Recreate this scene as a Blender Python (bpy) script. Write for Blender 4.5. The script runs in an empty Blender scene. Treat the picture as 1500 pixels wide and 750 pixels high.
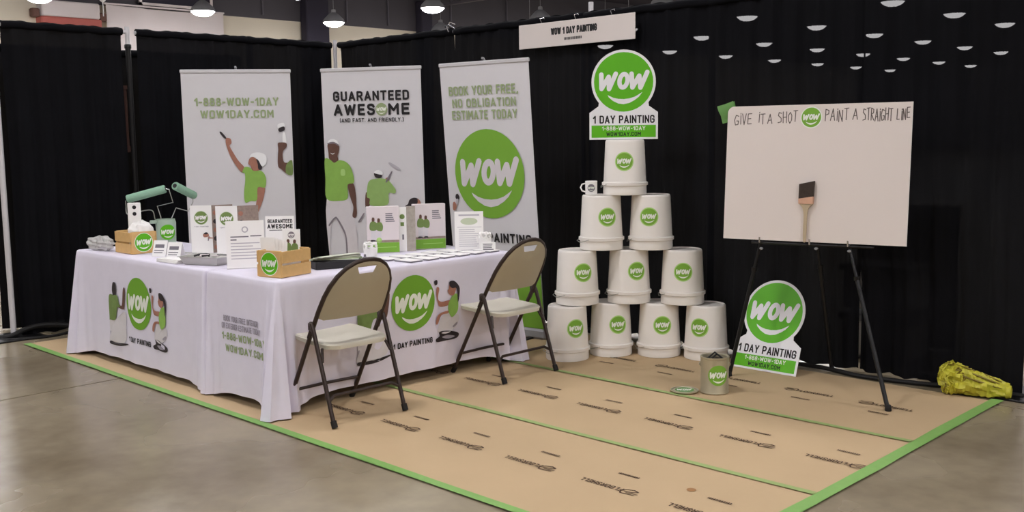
import bpy, bmesh, math, random
from mathutils import Vector, Matrix
random.seed(7)
PI = math.pi
C = bpy.context.scene.collection
SC = bpy.context.scene

# ------------------------------------------------------------------ camera, world, exposure
cam_d = bpy.data.cameras.new('camera')
cam_d.sensor_width = 36.0
cam_d.lens = 1488.27 / 1500.0 * 36.0
cam_d.clip_end = 300
cam = bpy.data.objects.new('camera', cam_d); C.objects.link(cam)
RGT, UPV, FWD = Vector((.71801, .69590, -.01370)), Vector((-.07206, .09391, .99297)), Vector((-.69230, .71197, -.11758))
mw = Matrix((RGT, UPV, -FWD)).transposed().to_4x4(); mw.translation = Vector((8.2401, -6.0457, 1.5165))
cam.matrix_world = mw
SC.camera = cam
CAM = Vector((8.2401, -6.0457, 1.5165))

world = bpy.data.worlds.new('hall_air'); SC.world = world
world.use_nodes = True
world.node_tree.nodes['Background'].inputs[0].default_value = (.80, .80, .86, 1)
world.node_tree.nodes['Background'].inputs[1].default_value = 0.05
SC.view_settings.view_transform = 'Standard'
SC.view_settings.look = 'None'
SC.view_settings.gamma = 1.0
SC.view_settings.use_curve_mapping = False
SC.view_settings.exposure = 0.38
LAMP = 60.0                     # radiance of a high-bay lamp lens

# ------------------------------------------------------------------ materials
def lin(c):
    return tuple(((v/255)/12.92 if v/255 <= .04045 else ((v/255+.055)/1.055)**2.4) for v in c)
MATS = {}
def mat(name, rgb, rough=.6, metal=0.0, var=.04, scale=12.0, bump=0.0, bscale=60.0, spec=.4, coat=0.0, alpha=None, sheen=0.0):
    m = bpy.data.materials.new(name); m.use_nodes = True
    nt = m.node_tree; N = nt.nodes; L = nt.links
    b = N['Principled BSDF']; c = lin(rgb)
    b.inputs['Roughness'].default_value = rough
    b.inputs['Metallic'].default_value = metal
    b.inputs['Specular IOR Level'].default_value = spec
    b.inputs['Coat Weight'].default_value = coat
    b.inputs['Sheen Weight'].default_value = sheen
    tc = N.new('ShaderNodeTexCoord')
    nz = N.new('ShaderNodeTexNoise'); nz.inputs['Scale'].default_value = scale; nz.inputs['Detail'].default_value = 4
    L.new(tc.outputs['Object'], nz.inputs['Vector'])
    mx = N.new('ShaderNodeMix'); mx.data_type = 'RGBA'
    mx.inputs[6].default_value = (*[v*(1-var) for v in c], 1); mx.inputs[7].default_value = (*[min(1, v*(1+var)) for v in c], 1)
    L.new(nz.outputs['Fac'], mx.inputs[0]); L.new(mx.outputs[2], b.inputs['Base Color'])
    if bump:
        n2 = N.new('ShaderNodeTexNoise'); n2.inputs['Scale'].default_value = bscale; n2.inputs['Detail'].default_value = 5
        L.new(tc.outputs['Object'], n2.inputs['Vector'])
        bp = N.new('ShaderNodeBump'); bp.inputs['Strength'].default_value = bump; bp.inputs['Distance'].default_value = .01
        L.new(n2.outputs['Fac'], bp.inputs['Height']); L.new(bp.outputs['Normal'], b.inputs['Normal'])
    if alpha is not None:
        b.inputs['Alpha'].default_value = alpha
    MATS[name] = m
    return m
mat('white_cloth', (226, 221, 236), .85, bump=.06, bscale=240, spec=.15)
mat('banner_vinyl', (216, 214, 218), .55, var=.02, spec=.3)
mat('banner_green', (122, 174, 60), .55, var=.02, spec=.3)
mat('sign_white', (236, 236, 240), .45, var=.015)
mat('sign_green', (92, 182, 20), .4, var=.02)
mat('muted_green', (152, 168, 124), .6, var=.02)
mat('ink_black', (28, 26, 28), .6, var=.02)
mat('ink_grey', (120, 116, 124), .6, var=.02)
mat('ink_brown', (72, 50, 34), .8, var=.15, scale=90)
mat('marker', (98, 88, 84), .7, var=.2, scale=150)
mat('logo_white', (236, 240, 228), .5, var=.01)
mat('cloth_green', (116, 168, 56), .8, var=.02, spec=.15)
mat('skin', (168, 116, 98), .6, var=.18, scale=30); mat('darkskin', (100, 70, 60), .6, var=.25, scale=30)
mat('shirt', (142, 186, 86), .6, var=.12, scale=22); mat('shirtpale', (148, 182, 106), .6, var=.12, scale=22); mat('olive', (116, 140, 78), .6, var=.25, scale=30)
mat('pants', (216, 211, 215), .6, var=.06, scale=16); mat('white', (244, 244, 246), .6); mat('dark', (46, 38, 42), .6)
mat('line', (132, 124, 132), .6); mat('line2', (186, 182, 190), .6); mat('pale', (176, 214, 128), .6); mat('skirt', (158, 152, 164), .6)
mat('photo_brown', (150, 132, 122), .5, var=.35, scale=55); mat('photo_grey', (168, 160, 150), .5, var=.3, scale=45)
mat('bucket_white', (236, 231, 225), .38, var=.02, spec=.45)
mat('board_white', (226, 216, 211), .6, var=.02, scale=3)
mat('paper_white', (244, 242, 240), .6, var=.02)
mat('leaflet_pink', (224, 214, 216), .55, var=.02)
mat('kraft', (191, 165, 130), .72, var=.06, scale=3.0, bump=.10, bscale=7, spec=.25)
mat('tape_green', (128, 172, 92), .6, var=.08, scale=20)
mat('tape_seam', (150, 168, 104), .65, var=.10, scale=9)
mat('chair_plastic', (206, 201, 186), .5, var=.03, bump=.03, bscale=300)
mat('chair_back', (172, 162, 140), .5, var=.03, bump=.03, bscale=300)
mat('chair_frame', (54, 42, 38), .38, var=.1, metal=.25)
mat('black_rubber', (22, 20, 20), .7)
mat('black_metal', (17, 16, 18), .4, metal=.2)
mat('chrome', (205, 205, 210), .25, metal=.9)
mat('white_pole', (214, 212, 216), .35, metal=.2)
mat('grey_plastic', (150, 150, 154), .45)
mat('wood', (212, 172, 112), .6, var=.12, scale=30, bump=.05)
mat('wood_dark', (156, 112, 66), .6, var=.15, scale=30)
mat('tin', (186, 178, 154), .32, metal=.55, var=.05)
mat('tin_inside', (50, 40, 34), .4, metal=.5)
mat('foil', (196, 194, 190), .35, metal=.4, var=.08)
mat('roller_cover', (150, 190, 166), .95, var=.12, scale=90, bump=.5, bscale=260)
mat('wire', (176, 176, 172), .3, metal=.8)
mat('clear_green', (168, 188, 172), .35, var=.08, spec=.5)
mat('clear_bag', (210, 208, 206), .25, var=.2, scale=30, spec=.6, alpha=.72)
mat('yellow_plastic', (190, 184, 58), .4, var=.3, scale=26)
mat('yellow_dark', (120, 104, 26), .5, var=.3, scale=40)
mat('copper', (222, 176, 150), .35, metal=.4)
mat('bristle', (62, 52, 46), .9, var=.3, scale=160)
mat('brush_wood', (186, 168, 140), .5, var=.1, scale=40)
mat('masking_green', (104, 152, 84), .7, var=.08)
mat('hall_beige', (224, 214, 196), .8, var=.03, scale=.4)
mat('hall_white', (226, 216, 216), .8, var=.05, scale=.5)
mat('hall_dark', (74, 70, 76), .6, var=.15, scale=.6)
mat('hall_ceiling', (44, 40, 54), .8, var=.2, scale=.4)
mat('beam_grey', (96, 92, 100), .6, var=.1)
mat('hall_red', (176, 92, 84), .6)
mat('brown_board', (104, 74, 66), .7)
mat('white_plastic', (228, 226, 224), .5)
mat('box_card', (158, 110, 86), .8)
mat('grid_dark', (40, 40, 42), .7)
SW = []
for i, c in enumerate([(236,238,230),(196,206,178),(150,170,120),(208,200,190),(112,128,96),(230,226,214),(84,98,74),(168,160,150),(214,220,200)]):
    SW.append(mat('swatch_%d' % i, c, .5, var=.02))

def drape_mat():
    m = bpy.data.materials.new('black_drape'); m.use_nodes = True
    nt = m.node_tree; N = nt.nodes; L = nt.links
    b = N['Principled BSDF']; b.inputs['Roughness'].default_value = .9; b.inputs['Specular IOR Level'].default_value = .10
    b.inputs['Sheen Weight'].default_value = .0; b.inputs['Sheen Roughness'].default_value = .6
    tc = N.new('ShaderNodeTexCoord'); nz = N.new('ShaderNodeTexNoise'); nz.inputs['Scale'].default_value = 5
    L.new(tc.outputs['Object'], nz.inputs['Vector'])
    cr = N.new('ShaderNodeValToRGB'); cr.color_ramp.elements[0].color = (.0036, .0036, .0047, 1); cr.color_ramp.elements[1].color = (.0066, .0066, .0088, 1)
    L.new(nz.outputs['Fac'], cr.inputs['Fac']); L.new(cr.outputs['Color'], b.inputs['Base Color'])
    tr = N.new('ShaderNodeBsdfTransparent'); mx = N.new('ShaderNodeMixShader')
    mx.inputs[0].default_value = .0052           # the weave is open: a little of the hall shows through
    L.new(b.outputs[0], mx.inputs[1]); L.new(tr.outputs[0], mx.inputs[2]); L.new(mx.outputs[0], N['Material Output'].inputs[0])
    MATS['drape'] = m
drape_mat()
def concrete_mat():
    m = bpy.data.materials.new('polished_concrete'); m.use_nodes = True
    nt = m.node_tree; N = nt.nodes; L = nt.links
    b = N['Principled BSDF']; geo = N.new('ShaderNodeNewGeometry')
    n1 = N.new('ShaderNodeTexNoise'); n1.inputs['Scale'].default_value = 1.1; n1.inputs['Detail'].default_value = 3; n1.inputs['Roughness'].default_value = .5
    n2 = N.new('ShaderNodeTexNoise'); n2.inputs['Scale'].default_value = 9; n2.inputs['Detail'].default_value = 6
    L.new(geo.outputs['Position'], n1.inputs['Vector']); L.new(geo.outputs['Position'], n2.inputs['Vector'])
    cr = N.new('ShaderNodeValToRGB'); e = cr.color_ramp.elements
    cr.color_ramp.interpolation = 'B_SPLINE'; e[0].position = .22; e[0].color = (*lin((104, 94, 80)), 1); e[1].position = .80; e[1].color = (*lin((168, 158, 140)), 1)
    L.new(n1.outputs['Fac'], cr.inputs['Fac'])
    mx = N.new('ShaderNodeMix'); mx.data_type = 'RGBA'; mx.blend_type = 'OVERLAY'; mx.inputs[0].default_value = .25
    L.new(cr.outputs['Color'], mx.inputs[6]); L.new(n2.outputs['Fac'], mx.inputs[7])
    hs = N.new('ShaderNodeHueSaturation'); hs.inputs['Saturation'].default_value = 1.25
    L.new(mx.outputs[2], hs.inputs['Color']); L.new(hs.outputs[0], b.inputs['Base Color'])
    rr = N.new('ShaderNodeMapRange'); rr.inputs[3].default_value = .20; rr.inputs[4].default_value = .34
    L.new(n1.outputs['Fac'], rr.inputs[0]); L.new(rr.outputs[0], b.inputs['Roughness'])
    b.inputs['Specular IOR Level'].default_value = .45
    MATS['concrete'] = m
concrete_mat()
def lamp_mat():
    m = bpy.data.materials.new('lamp_lens'); m.use_nodes = True
    nt = m.node_tree; b = nt.nodes['Principled BSDF']
    b.inputs['Base Color'].default_value = (.9, .9, .9, 1)
    b.inputs['Emission Color'].default_value = (1.0, .975, .985, 1); b.inputs['Emission Strength'].default_value = LAMP
    MATS['lamp_lens'] = m
lamp_mat()

# ------------------------------------------------------------------ mesh helpers
class MB:
    """collects geometry for ONE mesh"""
    def __init__(s): s.v = []; s.f = []; s.m = []
    def add(s, vs, fs, mi=0):
        o = len(s.v); s.v += [tuple(p) for p in vs]
        for f in fs: s.f.append([i+o for i in f]); s.m.append(mi)
        return s
    def box(s, c, size, rot=None, mi=0):
        x, y, z = [d/2 for d in size]
        vs = [Vector((a*x, b*y, e*z)) for a in (-1, 1) for b in (-1, 1) for e in (-1, 1)]
        if rot is not None: vs = [rot @ p for p in vs]
        vs = [p + Vector(c) for p in vs]
        return s.add(vs, [(0,1,3,2),(4,6,7,5),(0,4,5,1),(2,3,7,6),(0,2,6,4),(1,5,7,3)], mi)
    def rbox(s, c, size, bev, rot=None, mi=0):
        """box with chamfered edges (8-point stacks along z)"""
        x, y, z = [d/2 for d in size]; b = min(bev, x*.9, y*.9, z*.9)
        def ring(ix, zz):
            px, py = x-ix, y-ix; k = b
            return [(-px+k,-py,zz),(px-k,-py,zz),(px,-py+k,zz),(px,py-k,zz),(px-k,py,zz),(-px+k,py,zz),(-px,py-k,zz),(-px,-py+k,zz)]
        rs = [ring(b*.8, -z), ring(0, -z+b), ring(0, z-b), ring(b*.8, z)]
        vs = [Vector(p) for r in rs for p in r]
        if rot is not None: vs = [rot @ p for p in vs]
        vs = [p + Vector(c) for p in vs]
        fs = [tuple(range(7, -1, -1)), tuple(range(24, 32))]
        for k in range(3):
            for i in range(8):
                j = (i+1) % 8; fs.append((k*8+i, k*8+j, k*8+8+j, k*8+8+i))
        return s.add(vs, fs, mi)
    def tube(s, pts, r, n=8, closed=False, mi=0, cap=True):
        pts = [Vector(p) for p in pts]; m = len(pts); rs = r if isinstance(r, (list, tuple)) else [r]*m
        vs = []; prev = None
        for i, p in enumerate(pts):
            if closed: t = (pts[(i+1) % m] - pts[i-1])
            else: t = pts[min(i+1, m-1)] - pts[max(i-1, 0)]
            t.normalize()
            if prev is None:
                a = Vector((0, 0, 1)) if abs(t.z) < .9 else Vector((1, 0, 0)); u = t.cross(a).normalized()
            else: u = (prev - t*prev.dot(t)).normalized()
            prev = u; w = t.cross(u)
            for k in range(n):
                q = 2*PI*k/n; vs.append(p + (u*math.cos(q) + w*math.sin(q))*rs[i])
        fs = []
        for i in range(m if closed else m-1):
            j = (i+1) % m
            for k in range(n):
                l = (k+1) % n; fs.append((i*n+k, i*n+l, j*n+l, j*n+k))
        if cap and not closed: fs += [tuple(range(n-1, -1, -1)), tuple((m-1)*n+k for k in range(n))]
        return s.add(vs, fs, mi)
    def lathe(s, prof, n=32, c=(0, 0, 0), mi=0, close_ends=True, rot=None):
        vs = []; fs = []
        for r, z in prof:
            for k in range(n):
                q = 2*PI*k/n; vs.append(Vector((r*math.cos(q), r*math.sin(q), z)))
        if rot is not None: vs = [rot @ p for p in vs]
        vs = [p + Vector(c) for p in vs]
        for i in range(len(prof)-1):
            for k in range(n):
                l = (k+1) % n; fs.append((i*n+k, i*n+l, (i+1)*n+l, (i+1)*n+k))
        if close_ends:
            fs += [tuple(range(n-1, -1, -1)), tuple((len(prof)-1)*n+k for k in range(n))]
        return s.add(vs, fs, mi)
    def grid(s, fn, nu, nv, mi=0):
        vs = [fn(i/nu, j/nv) for j in range(nv+1) for i in range(nu+1)]
        fs = [(j*(nu+1)+i, j*(nu+1)+i+1, (j+1)*(nu+1)+i+1, (j+1)*(nu+1)+i) for j in range(nv) for i in range(nu)]
        return s.add(vs, fs, mi)
    def slab(s, outline, mapfn, h0, h1, mi=0, side=None):
        """flat outline (u,v) with thickness between offsets h0 < h1"""
        n = len(outline)
        a = [mapfn(u, v, h1) for u, v in outline]; b = [mapfn(u, v, h0) for u, v in outline]
        s.add(a + b, [tuple(range(n)), tuple(range(2*n-1, n-1, -1))], mi)
        o = len(s.v) - 2*n
        for i in range(n):
            j = (i+1) % n; s.f.append([o+j, o+i, o+n+i, o+n+j]); s.m.append(mi if side is None else side)
        return s
    def mesh(s, name, mats, smooth=True, ang=42):
        me = bpy.data.meshes.new(name); me.from_pydata(s.v, [], s.f)
        for m in mats: me.materials.append(MATS[m] if isinstance(m, str) else m)
        me.polygons.foreach_set('material_index', s.m)
        if smooth:
            me.polygons.foreach_set('use_smooth', [True]*len(me.polygons)); me.set_sharp_from_angle(angle=math.radians(ang))
        me.update()
        return me
    def build(s, name, mats, parent=None, smooth=True, ang=42, loc=None, rot=None):
        if not isinstance(mats, (list, tuple)): mats = [mats]
        o = bpy.data.objects.new(name, s.mesh(name, mats, smooth, ang)); C.objects.link(o)
        if parent is not None: o.parent = parent
        if loc is not None: o.location = loc
        if rot is not None: o.rotation_euler = rot
        return o
def tag(o, label=None, cat=None, group=None, kind=None):
    if label: o['label'] = label
    if cat: o['category'] = cat
    if group: o['group'] = group
    if kind: o['kind'] = kind
    return o
def thing(name, label, cat, loc=(0, 0, 0), rot=(0, 0, 0), group=None):
    o = bpy.data.objects.new(name, None); C.objects.link(o); o.location = loc; o.rotation_euler = rot; o.empty_display_size = .05
    return tag(o, label, cat, group)
def structure(name, mb, m, label=None, smooth=False):
    o = mb.build(name, m, None, smooth); o['kind'] = 'structure'
    if label: o['label'] = label
    return o
def copy_tree(o, parent=None):
    c = o.copy(); C.objects.link(c); c.parent = parent
    for ch in o.children: copy_tree(ch, c)
    return c
FLAT = lambda u, v, h: (u, -h, v)             # the upright print plane: front faces -y
LAY = lambda u, v, h: (u, v, h)               # a print lying face up
def smooth_loop(p, k=4):
    n = len(p); out = []
    for i in range(n):
        a, b, c, d = p[i-1], p[i], p[(i+1) % n], p[(i+2) % n]
        for j in range(k):
            t = j/k
            out.append(tuple(.5*((2*b[x]) + (-a[x]+c[x])*t + (2*a[x]-5*b[x]+4*c[x]-d[x])*t*t + (-a[x]+3*b[x]-3*c[x]+d[x])*t**3) for x in (0, 1)))
    return out
# ---- lettering: a plain engineering alphabet drawn in even strokes
def _o(w, t=1.0, b=0.0):
    c = .17; return [(c, t), (w-c, t), (w-.05, t-.06), (w, t-c), (w, b+c), (w-.05, b+.06), (w-c, b), (c, b), (.05, b+.06), (0, b+c), (0, t-c), (.05, t-.06), (c, t)]
GLYPH = {
 'A': (.62, [[(0, 0), (.31, 1), (.62, 0)], [(.12, .27), (.50, .27)]]), 'B': (.55, [[(0, 0), (0, 1), (.38, 1), (.52, .88), (.52, .64), (.40, .53), (0, .53)], [(.40, .53), (.55, .40), (.55, .14), (.40, 0), (0, 0)]]),
 'C': (.56, [[(.56, .74), (.54, .90), (.40, 1), (.17, 1), (.05, .94), (0, .83), (0, .17), (.05, .06), (.17, 0), (.40, 0), (.54, .10), (.56, .26)]]), 'D': (.56, [[(0, 0), (0, 1), (.36, 1), (.51, .92), (.56, .80), (.56, .20), (.51, .08), (.36, 0), (0, 0)]]),
 'E': (.48, [[(.48, 1), (0, 1), (0, 0), (.48, 0)], [(0, .52), (.42, .52)]]), 'F': (.46, [[(.46, 1), (0, 1), (0, 0)], [(0, .50), (.40, .50)]]),
 'G': (.57, [[(.56, .76), (.52, .92), (.40, 1), (.17, 1), (.05, .94), (0, .83), (0, .17), (.05, .06), (.17, 0), (.40, 0), (.52, .06), (.57, .18), (.57, .48), (.31, .48)]]), 'H': (.56, [[(0, 0), (0, 1)], [(.56, 0), (.56, 1)], [(0, .5), (.56, .5)]]),
 'I': (.0, [[(0, 0), (0, 1)]]), 'K': (.56, [[(0, 0), (0, 1)], [(.54, 1), (0, .40)], [(.18, .58), (.56, 0)]]), 'L': (.46, [[(0, 1), (0, 0), (.46, 0)]]),
 'M': (.70, [[(0, 0), (0, 1), (.35, .38), (.70, 1), (.70, 0)]]), 'N': (.57, [[(0, 0), (0, 1), (.57, 0), (.57, 1)]]), 'O': (.57, [_o(.57)]), 'P': (.54, [[(0, 0), (0, 1), (.38, 1), (.54, .86), (.54, .57), (.38, .43), (0, .43)]]),
 'R': (.56, [[(0, 0), (0, 1), (.38, 1), (.54, .87), (.54, .60), (.38, .46), (0, .46)], [(.30, .46), (.56, 0)]]),
 'S': (.54, [[(.52, .82), (.46, .95), (.36, 1), (.17, 1), (.04, .92), (.01, .76), (.08, .60), (.22, .54), (.36, .50), (.50, .42), (.54, .26), (.49, .08), (.36, 0), (.16, 0), (.05, .05), (0, .19)]]),
 'T': (.56, [[(0, 1), (.56, 1)], [(.28, 1), (.28, 0)]]), 'U': (.56, [[(0, 1), (0, .18), (.05, .06), (.17, 0), (.39, 0), (.51, .06), (.56, .18), (.56, 1)]]),
 'W': (.88, [[(0, 1), (.21, 0), (.44, .92), (.67, 0), (.88, 1)]]), 'X': (.58, [[(0, 0), (.58, 1)], [(0, 1), (.58, 0)]]), 'Y': (.60, [[(0, 1), (.30, .44), (.60, 1)], [(.30, .44), (.30, 0)]]),
 '1': (.28, [[(0, .72), (.28, 1), (.28, 0)]]), '8': (.52, [[(.26, .54), (.10, .58), (.04, .68), (.04, .86), (.12, .97), (.26, 1), (.40, .97), (.48, .86), (.48, .68), (.42, .58), (.26, .54), (.08, .48), (0, .36), (0, .16), (.08, .04), (.26, 0), (.44, .04), (.52, .16), (.52, .36), (.44, .48), (.26, .54)]]),
 '-': (.26, [[(0, .44), (.26, .44)]]), '.': (.0, [[(0, 0), (0, .03)]]), ',': (.06, [[(.06, .04), (0, -.14)]]), '(': (.14, [[(.14, 1.06), (.0, 1.0), (0, 0), (.14, -.06)]]), ')': (.14, [[(0, 1.06), (.14, 1.0), (.14, 0), (0, -.06)]]), ' ': (.14, [])}
def put_text(mb, s, u0, u1, v0, v1, mapfn=FLAT, h=.0008, bold=.18, mi=0):
    H = v1-v0; t = bold*H; gap = .19+bold*1.05
    tot = sum(GLYPH[c][0] for c in s)+gap*(len(s)-1); k = (u1-u0-t)/tot if tot > 0 else 1; x = u0+t/2
    for c in s:
        w, st = GLYPH[c]
        for line in st: put_stroke(mb, [(x+px*k, v0+t/2+py*(H-t)) for px, py in line], t, mapfn, h, mi, 1, True)
        x += (w+gap)*k
def words(parent, mt, lines, mapfn=FLAT, h=.0008, name='word'):
    """each printed word is a part of its own"""
    for s, u0, u1, v0, v1, bold in lines:
        H = v1-v0; t = bold*H; gap = .19+bold*1.05; x = u0+t/2
        k = (u1-u0-t)/(sum(GLYPH[c][0] for c in s)+gap*(len(s)-1))
        for wd in s.split(' '):
            w = (sum(GLYPH[c][0] for c in wd)+gap*(len(wd)-1))*k
            m = MB(); put_text(m, wd, x-t/2, x+w+t/2, v0, v1, mapfn, h, bold); m.build(name, mt, parent, False)
            x += w+(2*gap+GLYPH[' '][0])*k
def bars(mb, u0, u1, v0, v1, rows, mapfn=FLAT, h=.0006, mi=0, seed=1, fill=.5):
    """lines of print too small to read"""
    rnd = random.Random(seed); p = (v1-v0)/rows
    for r in range(rows):
        b = v1-(r+1)*p+p*(1-fill)/2; e = u1-(u1-u0)*rnd.uniform(0, .3)
        put_quad(mb, u0, e, b, b+p*fill, mapfn, h, mi)
def put_quad(mb, u0, u1, v0, v1, mapfn=FLAT, h=.0005, mi=0, nu=1, nv=1):
    mb.grid(lambda a, b: mapfn(u0+(u1-u0)*a, v0+(v1-v0)*b, h), nu, nv, mi)
def put_stroke(mb, pts, w, mapfn, h, mi=0, sub=3, square=False):
    """even stroke along a polyline; each piece sits a hair above the last so that none is coplanar"""
    loop = math.dist(pts[0], pts[-1]) < 1e-6; z = h; n = len(pts)
    for i in range(n-1):
        (x0, y0), (x1, y1) = pts[i], pts[i+1]
        d = math.hypot(x1-x0, y1-y0) or 1e-6; tx, ty = (x1-x0)/d*w/2, (y1-y0)/d*w/2
        if square:
            if i == 0 and not loop: x0, y0 = x0-tx*.9, y0-ty*.9
            if i == n-2 and not loop: x1, y1 = x1+tx*.9, y1+ty*.9
        z += 2.5e-5
        mb.grid(lambda a, b: mapfn(x0+(x1-x0)*a-ty*(2*b-1), y0+(y1-y0)*a+tx*(2*b-1), z), sub, 1, mi)
    for i, (x, y) in enumerate(pts):
        if square and not loop and i in (0, n-1): continue
        z += 2.5e-5; q = 10; mb.add([mapfn(x+w/2*math.cos(2*PI*k/q), y+w/2*math.sin(2*PI*k/q), z) for k in range(q)], [tuple(range(q))], mi)
def put_disc(mb, cx, cy, r, mapfn, h, mi=0, r0=0.0, rings=4, n=40):
    vs = []; fs = []
    for i in range(rings+1):
        q = r0+(r-r0)*i/rings
        for k in range(n): vs.append(mapfn(cx+q*math.cos(2*PI*k/n), cy+q*math.sin(2*PI*k/n), h))
    for i in range(rings):
        for k in range(n):
            l = (k+1) % n; fs.append((i*n+k, (i+1)*n+k, (i+1)*n+l, i*n+l))
    if r0 == 0: fs = fs[n:]; fs.append(tuple(range(n, 2*n)))
    mb.add(vs, fs, mi)
WOW = [[(-.75,.26),(-.745,-.22),(-.50,.18),(-.49,-.23),(-.26,.28)],
       [(.27,.27),(.30,-.19),(.53,.20),(.57,-.20),(.80,.32)]]
def wow_letters(mb, cx, cy, r, mapfn, h, mi=0):
    for st in WOW: put_stroke(mb, [(cx+x*r, cy+y*r) for x, y in st], .155*r, mapfn, h, mi)
    o = []
    for k in range(17):
        q = 2*PI*k/16; x, y = .135*math.cos(q), .225*math.sin(q); o.append((cx+(x+.13*y+.0)*r, cy+(y+.04)*r))
    put_stroke(mb, o, .15*r, mapfn, h, mi, 1)
    up = [(-.54,-.43),(-.36,-.52),(-.18,-.565),(.02,-.575),(.2,-.555),(.38,-.50),(.52,-.42),(.63,-.35)]
    lo = [(-.50,-.51),(-.36,-.63),(-.18,-.72),(.0,-.745),(.19,-.71),(.38,-.61),(.52,-.50),(.62,-.37)]
    for i in range(7):
        mb.add([mapfn(cx+x*r, cy+y*r, h) for x, y in (lo[i], lo[i+1], up[i+1], up[i])], [(0, 1, 2, 3)], mi)
def logo(parent, cx, cy, r, mapfn=FLAT, h=.001, green='sign_green', ring=None, name='logo_disc', dh=.0012):
    """green disc with WOW and a smile; the lettering is a sub-part"""
    d = MB(); mats = [green]
    if ring: mats = [green, 'logo_white']; put_disc(d, cx, cy, r*ring, mapfn, h, 1, r0=r, rings=1)
    put_disc(d, cx, cy, r, mapfn, h, 0)
    o = d.build(name, mats, parent, False)
    l = MB(); wow_letters(l, cx, cy, r, mapfn, h+dh)
    return o, l
def figure(parent, parts, mapfn=FLAT, h=.001, name='painter_print', ox=0, oy=0, dh=.0005):
    mb = MB(); mats = []
    for i, (c, p) in enumerate(parts):
        if c not in mats: mats.append(c)
        mb.add([mapfn(ox+x, oy+y, h+i*dh) for x, y in smooth_loop(p, 4)], [tuple(range(len(p)*4))], mats.index(c))
    return mb.build(name, mats, parent, False)

# printed figures: outlines in metres on the sheet they are printed on
PAINTER_REACHING = [
    ('pants', [(0.034,1.011), (0.123,1.026), (0.112,0.949), (0.094,0.807), (0.028,0.809)]),
    ('skin', [(-0.097,1.530), (-0.063,1.524), (-0.056,1.489), (-0.072,1.466), (-0.046,1.413), (-0.009,1.348), (0.035,1.294), (0.044,1.253), (0.010,1.254), (-0.033,1.313), (-0.070,1.384), (-0.095,1.461), (-0.101,1.507)]),
    ('dark', [(-0.145,1.580), (-0.129,1.577), (-0.095,1.533), (-0.107,1.524), (-0.136,1.558)]),
    ('skin', [(0.080,1.364), (0.107,1.375), (0.135,1.354), (0.173,1.298), (0.166,1.274), (0.148,1.266), (0.119,1.251), (0.097,1.267), (0.089,1.293), (0.082,1.308), (0.067,1.321)]),
    ('dark', [(0.133,1.356), (0.157,1.345), (0.175,1.298), (0.168,1.271), (0.145,1.278), (0.142,1.316)]),
    ('skin', [(0.135,1.133), (0.189,1.132), (0.177,1.043), (0.140,0.949), (0.117,0.890), (0.119,0.856), (0.081,0.864), (0.074,0.891), (0.104,0.950), (0.121,1.027)]),
    ('shirt', [(0.038,1.294), (0.077,1.291), (0.108,1.263), (0.165,1.262), (0.193,1.232), (0.203,1.185), (0.190,1.126), (0.134,1.127), (0.123,1.026), (0.074,1.019), (0.030,1.009), (0.025,1.094), (0.038,1.188), (0.036,1.245), (0.018,1.252)]),
    ('white', [(0.081,1.373), (0.103,1.404), (0.160,1.410), (0.208,1.385), (0.210,1.326), (0.176,1.298), (0.148,1.348), (0.113,1.375)])]
RAISED_ARM = [
    ('white', [(0.349,1.562), (0.369,1.562), (0.375,1.479), (0.348,1.480)]),
    ('white', [(0.313,1.633), (0.359,1.646), (0.365,1.612), (0.318,1.597)]),
    ('dark', [(0.318,1.601), (0.361,1.616), (0.363,1.585), (0.324,1.574)]),
    ('darkskin', [(0.307,1.480), (0.331,1.489), (0.373,1.483), (0.376,1.453), (0.345,1.413), (0.343,1.360), (0.355,1.326), (0.399,1.317), (0.396,1.238), (0.364,1.238), (0.328,1.271), (0.303,1.295), (0.303,1.372), (0.309,1.431)]),
    ('olive', [(0.415,1.341), (0.379,1.323), (0.363,1.288), (0.367,1.235), (0.416,1.228)])]
PAINTER_STANDING = [
    ('pants', [(-0.422,1.024), (-0.236,1.030), (-0.186,0.867), (-0.169,0.686), (-0.175,0.571), (-0.262,0.569), (-0.268,0.684), (-0.349,0.859), (-0.392,0.811), (-0.420,0.566), (-0.424,0.566)]),
    ('line', [(-0.414,0.818), (-0.360,0.876), (-0.331,0.866), (-0.275,0.765), (-0.259,0.684), (-0.259,0.569), (-0.271,0.569), (-0.271,0.684), (-0.286,0.752), (-0.339,0.852), (-0.363,0.860), (-0.407,0.804)]),
    ('darkskin', [(-0.230,1.145), (-0.179,1.150), (-0.162,1.054), (-0.163,0.974), (-0.161,0.907), (-0.177,0.873), (-0.202,0.887), (-0.190,0.961), (-0.213,1.041)]),
    ('darkskin', [(-0.389,1.473), (-0.327,1.484), (-0.291,1.459), (-0.295,1.412), (-0.307,1.373), (-0.303,1.340), (-0.339,1.318), (-0.381,1.347), (-0.387,1.400)]),
    ('shirt', [(-0.422,1.347), (-0.378,1.347), (-0.339,1.320), (-0.292,1.341), (-0.228,1.320), (-0.188,1.260), (-0.174,1.161), (-0.230,1.141), (-0.235,1.034), (-0.302,1.011), (-0.422,1.027), (-0.424,1.188)]),
    ('line', [(-0.392,1.472), (-0.370,1.492), (-0.327,1.489), (-0.299,1.471), (-0.290,1.452), (-0.331,1.474)]),
    ('white', [(-0.388,1.479), (-0.375,1.503), (-0.340,1.511), (-0.306,1.497), (-0.294,1.468), (-0.330,1.487), (-0.365,1.487)]),
    ('white', [(-0.369,1.400), (-0.349,1.394), (-0.329,1.400), (-0.350,1.387)]),
    ('pale', [(-0.281,1.264), (-0.250,1.264), (-0.249,1.219), (-0.284,1.219)]),
    ('line', [(-0.105,0.908), (-0.095,0.905), (-0.137,0.841), (-0.150,0.843)])]
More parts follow.
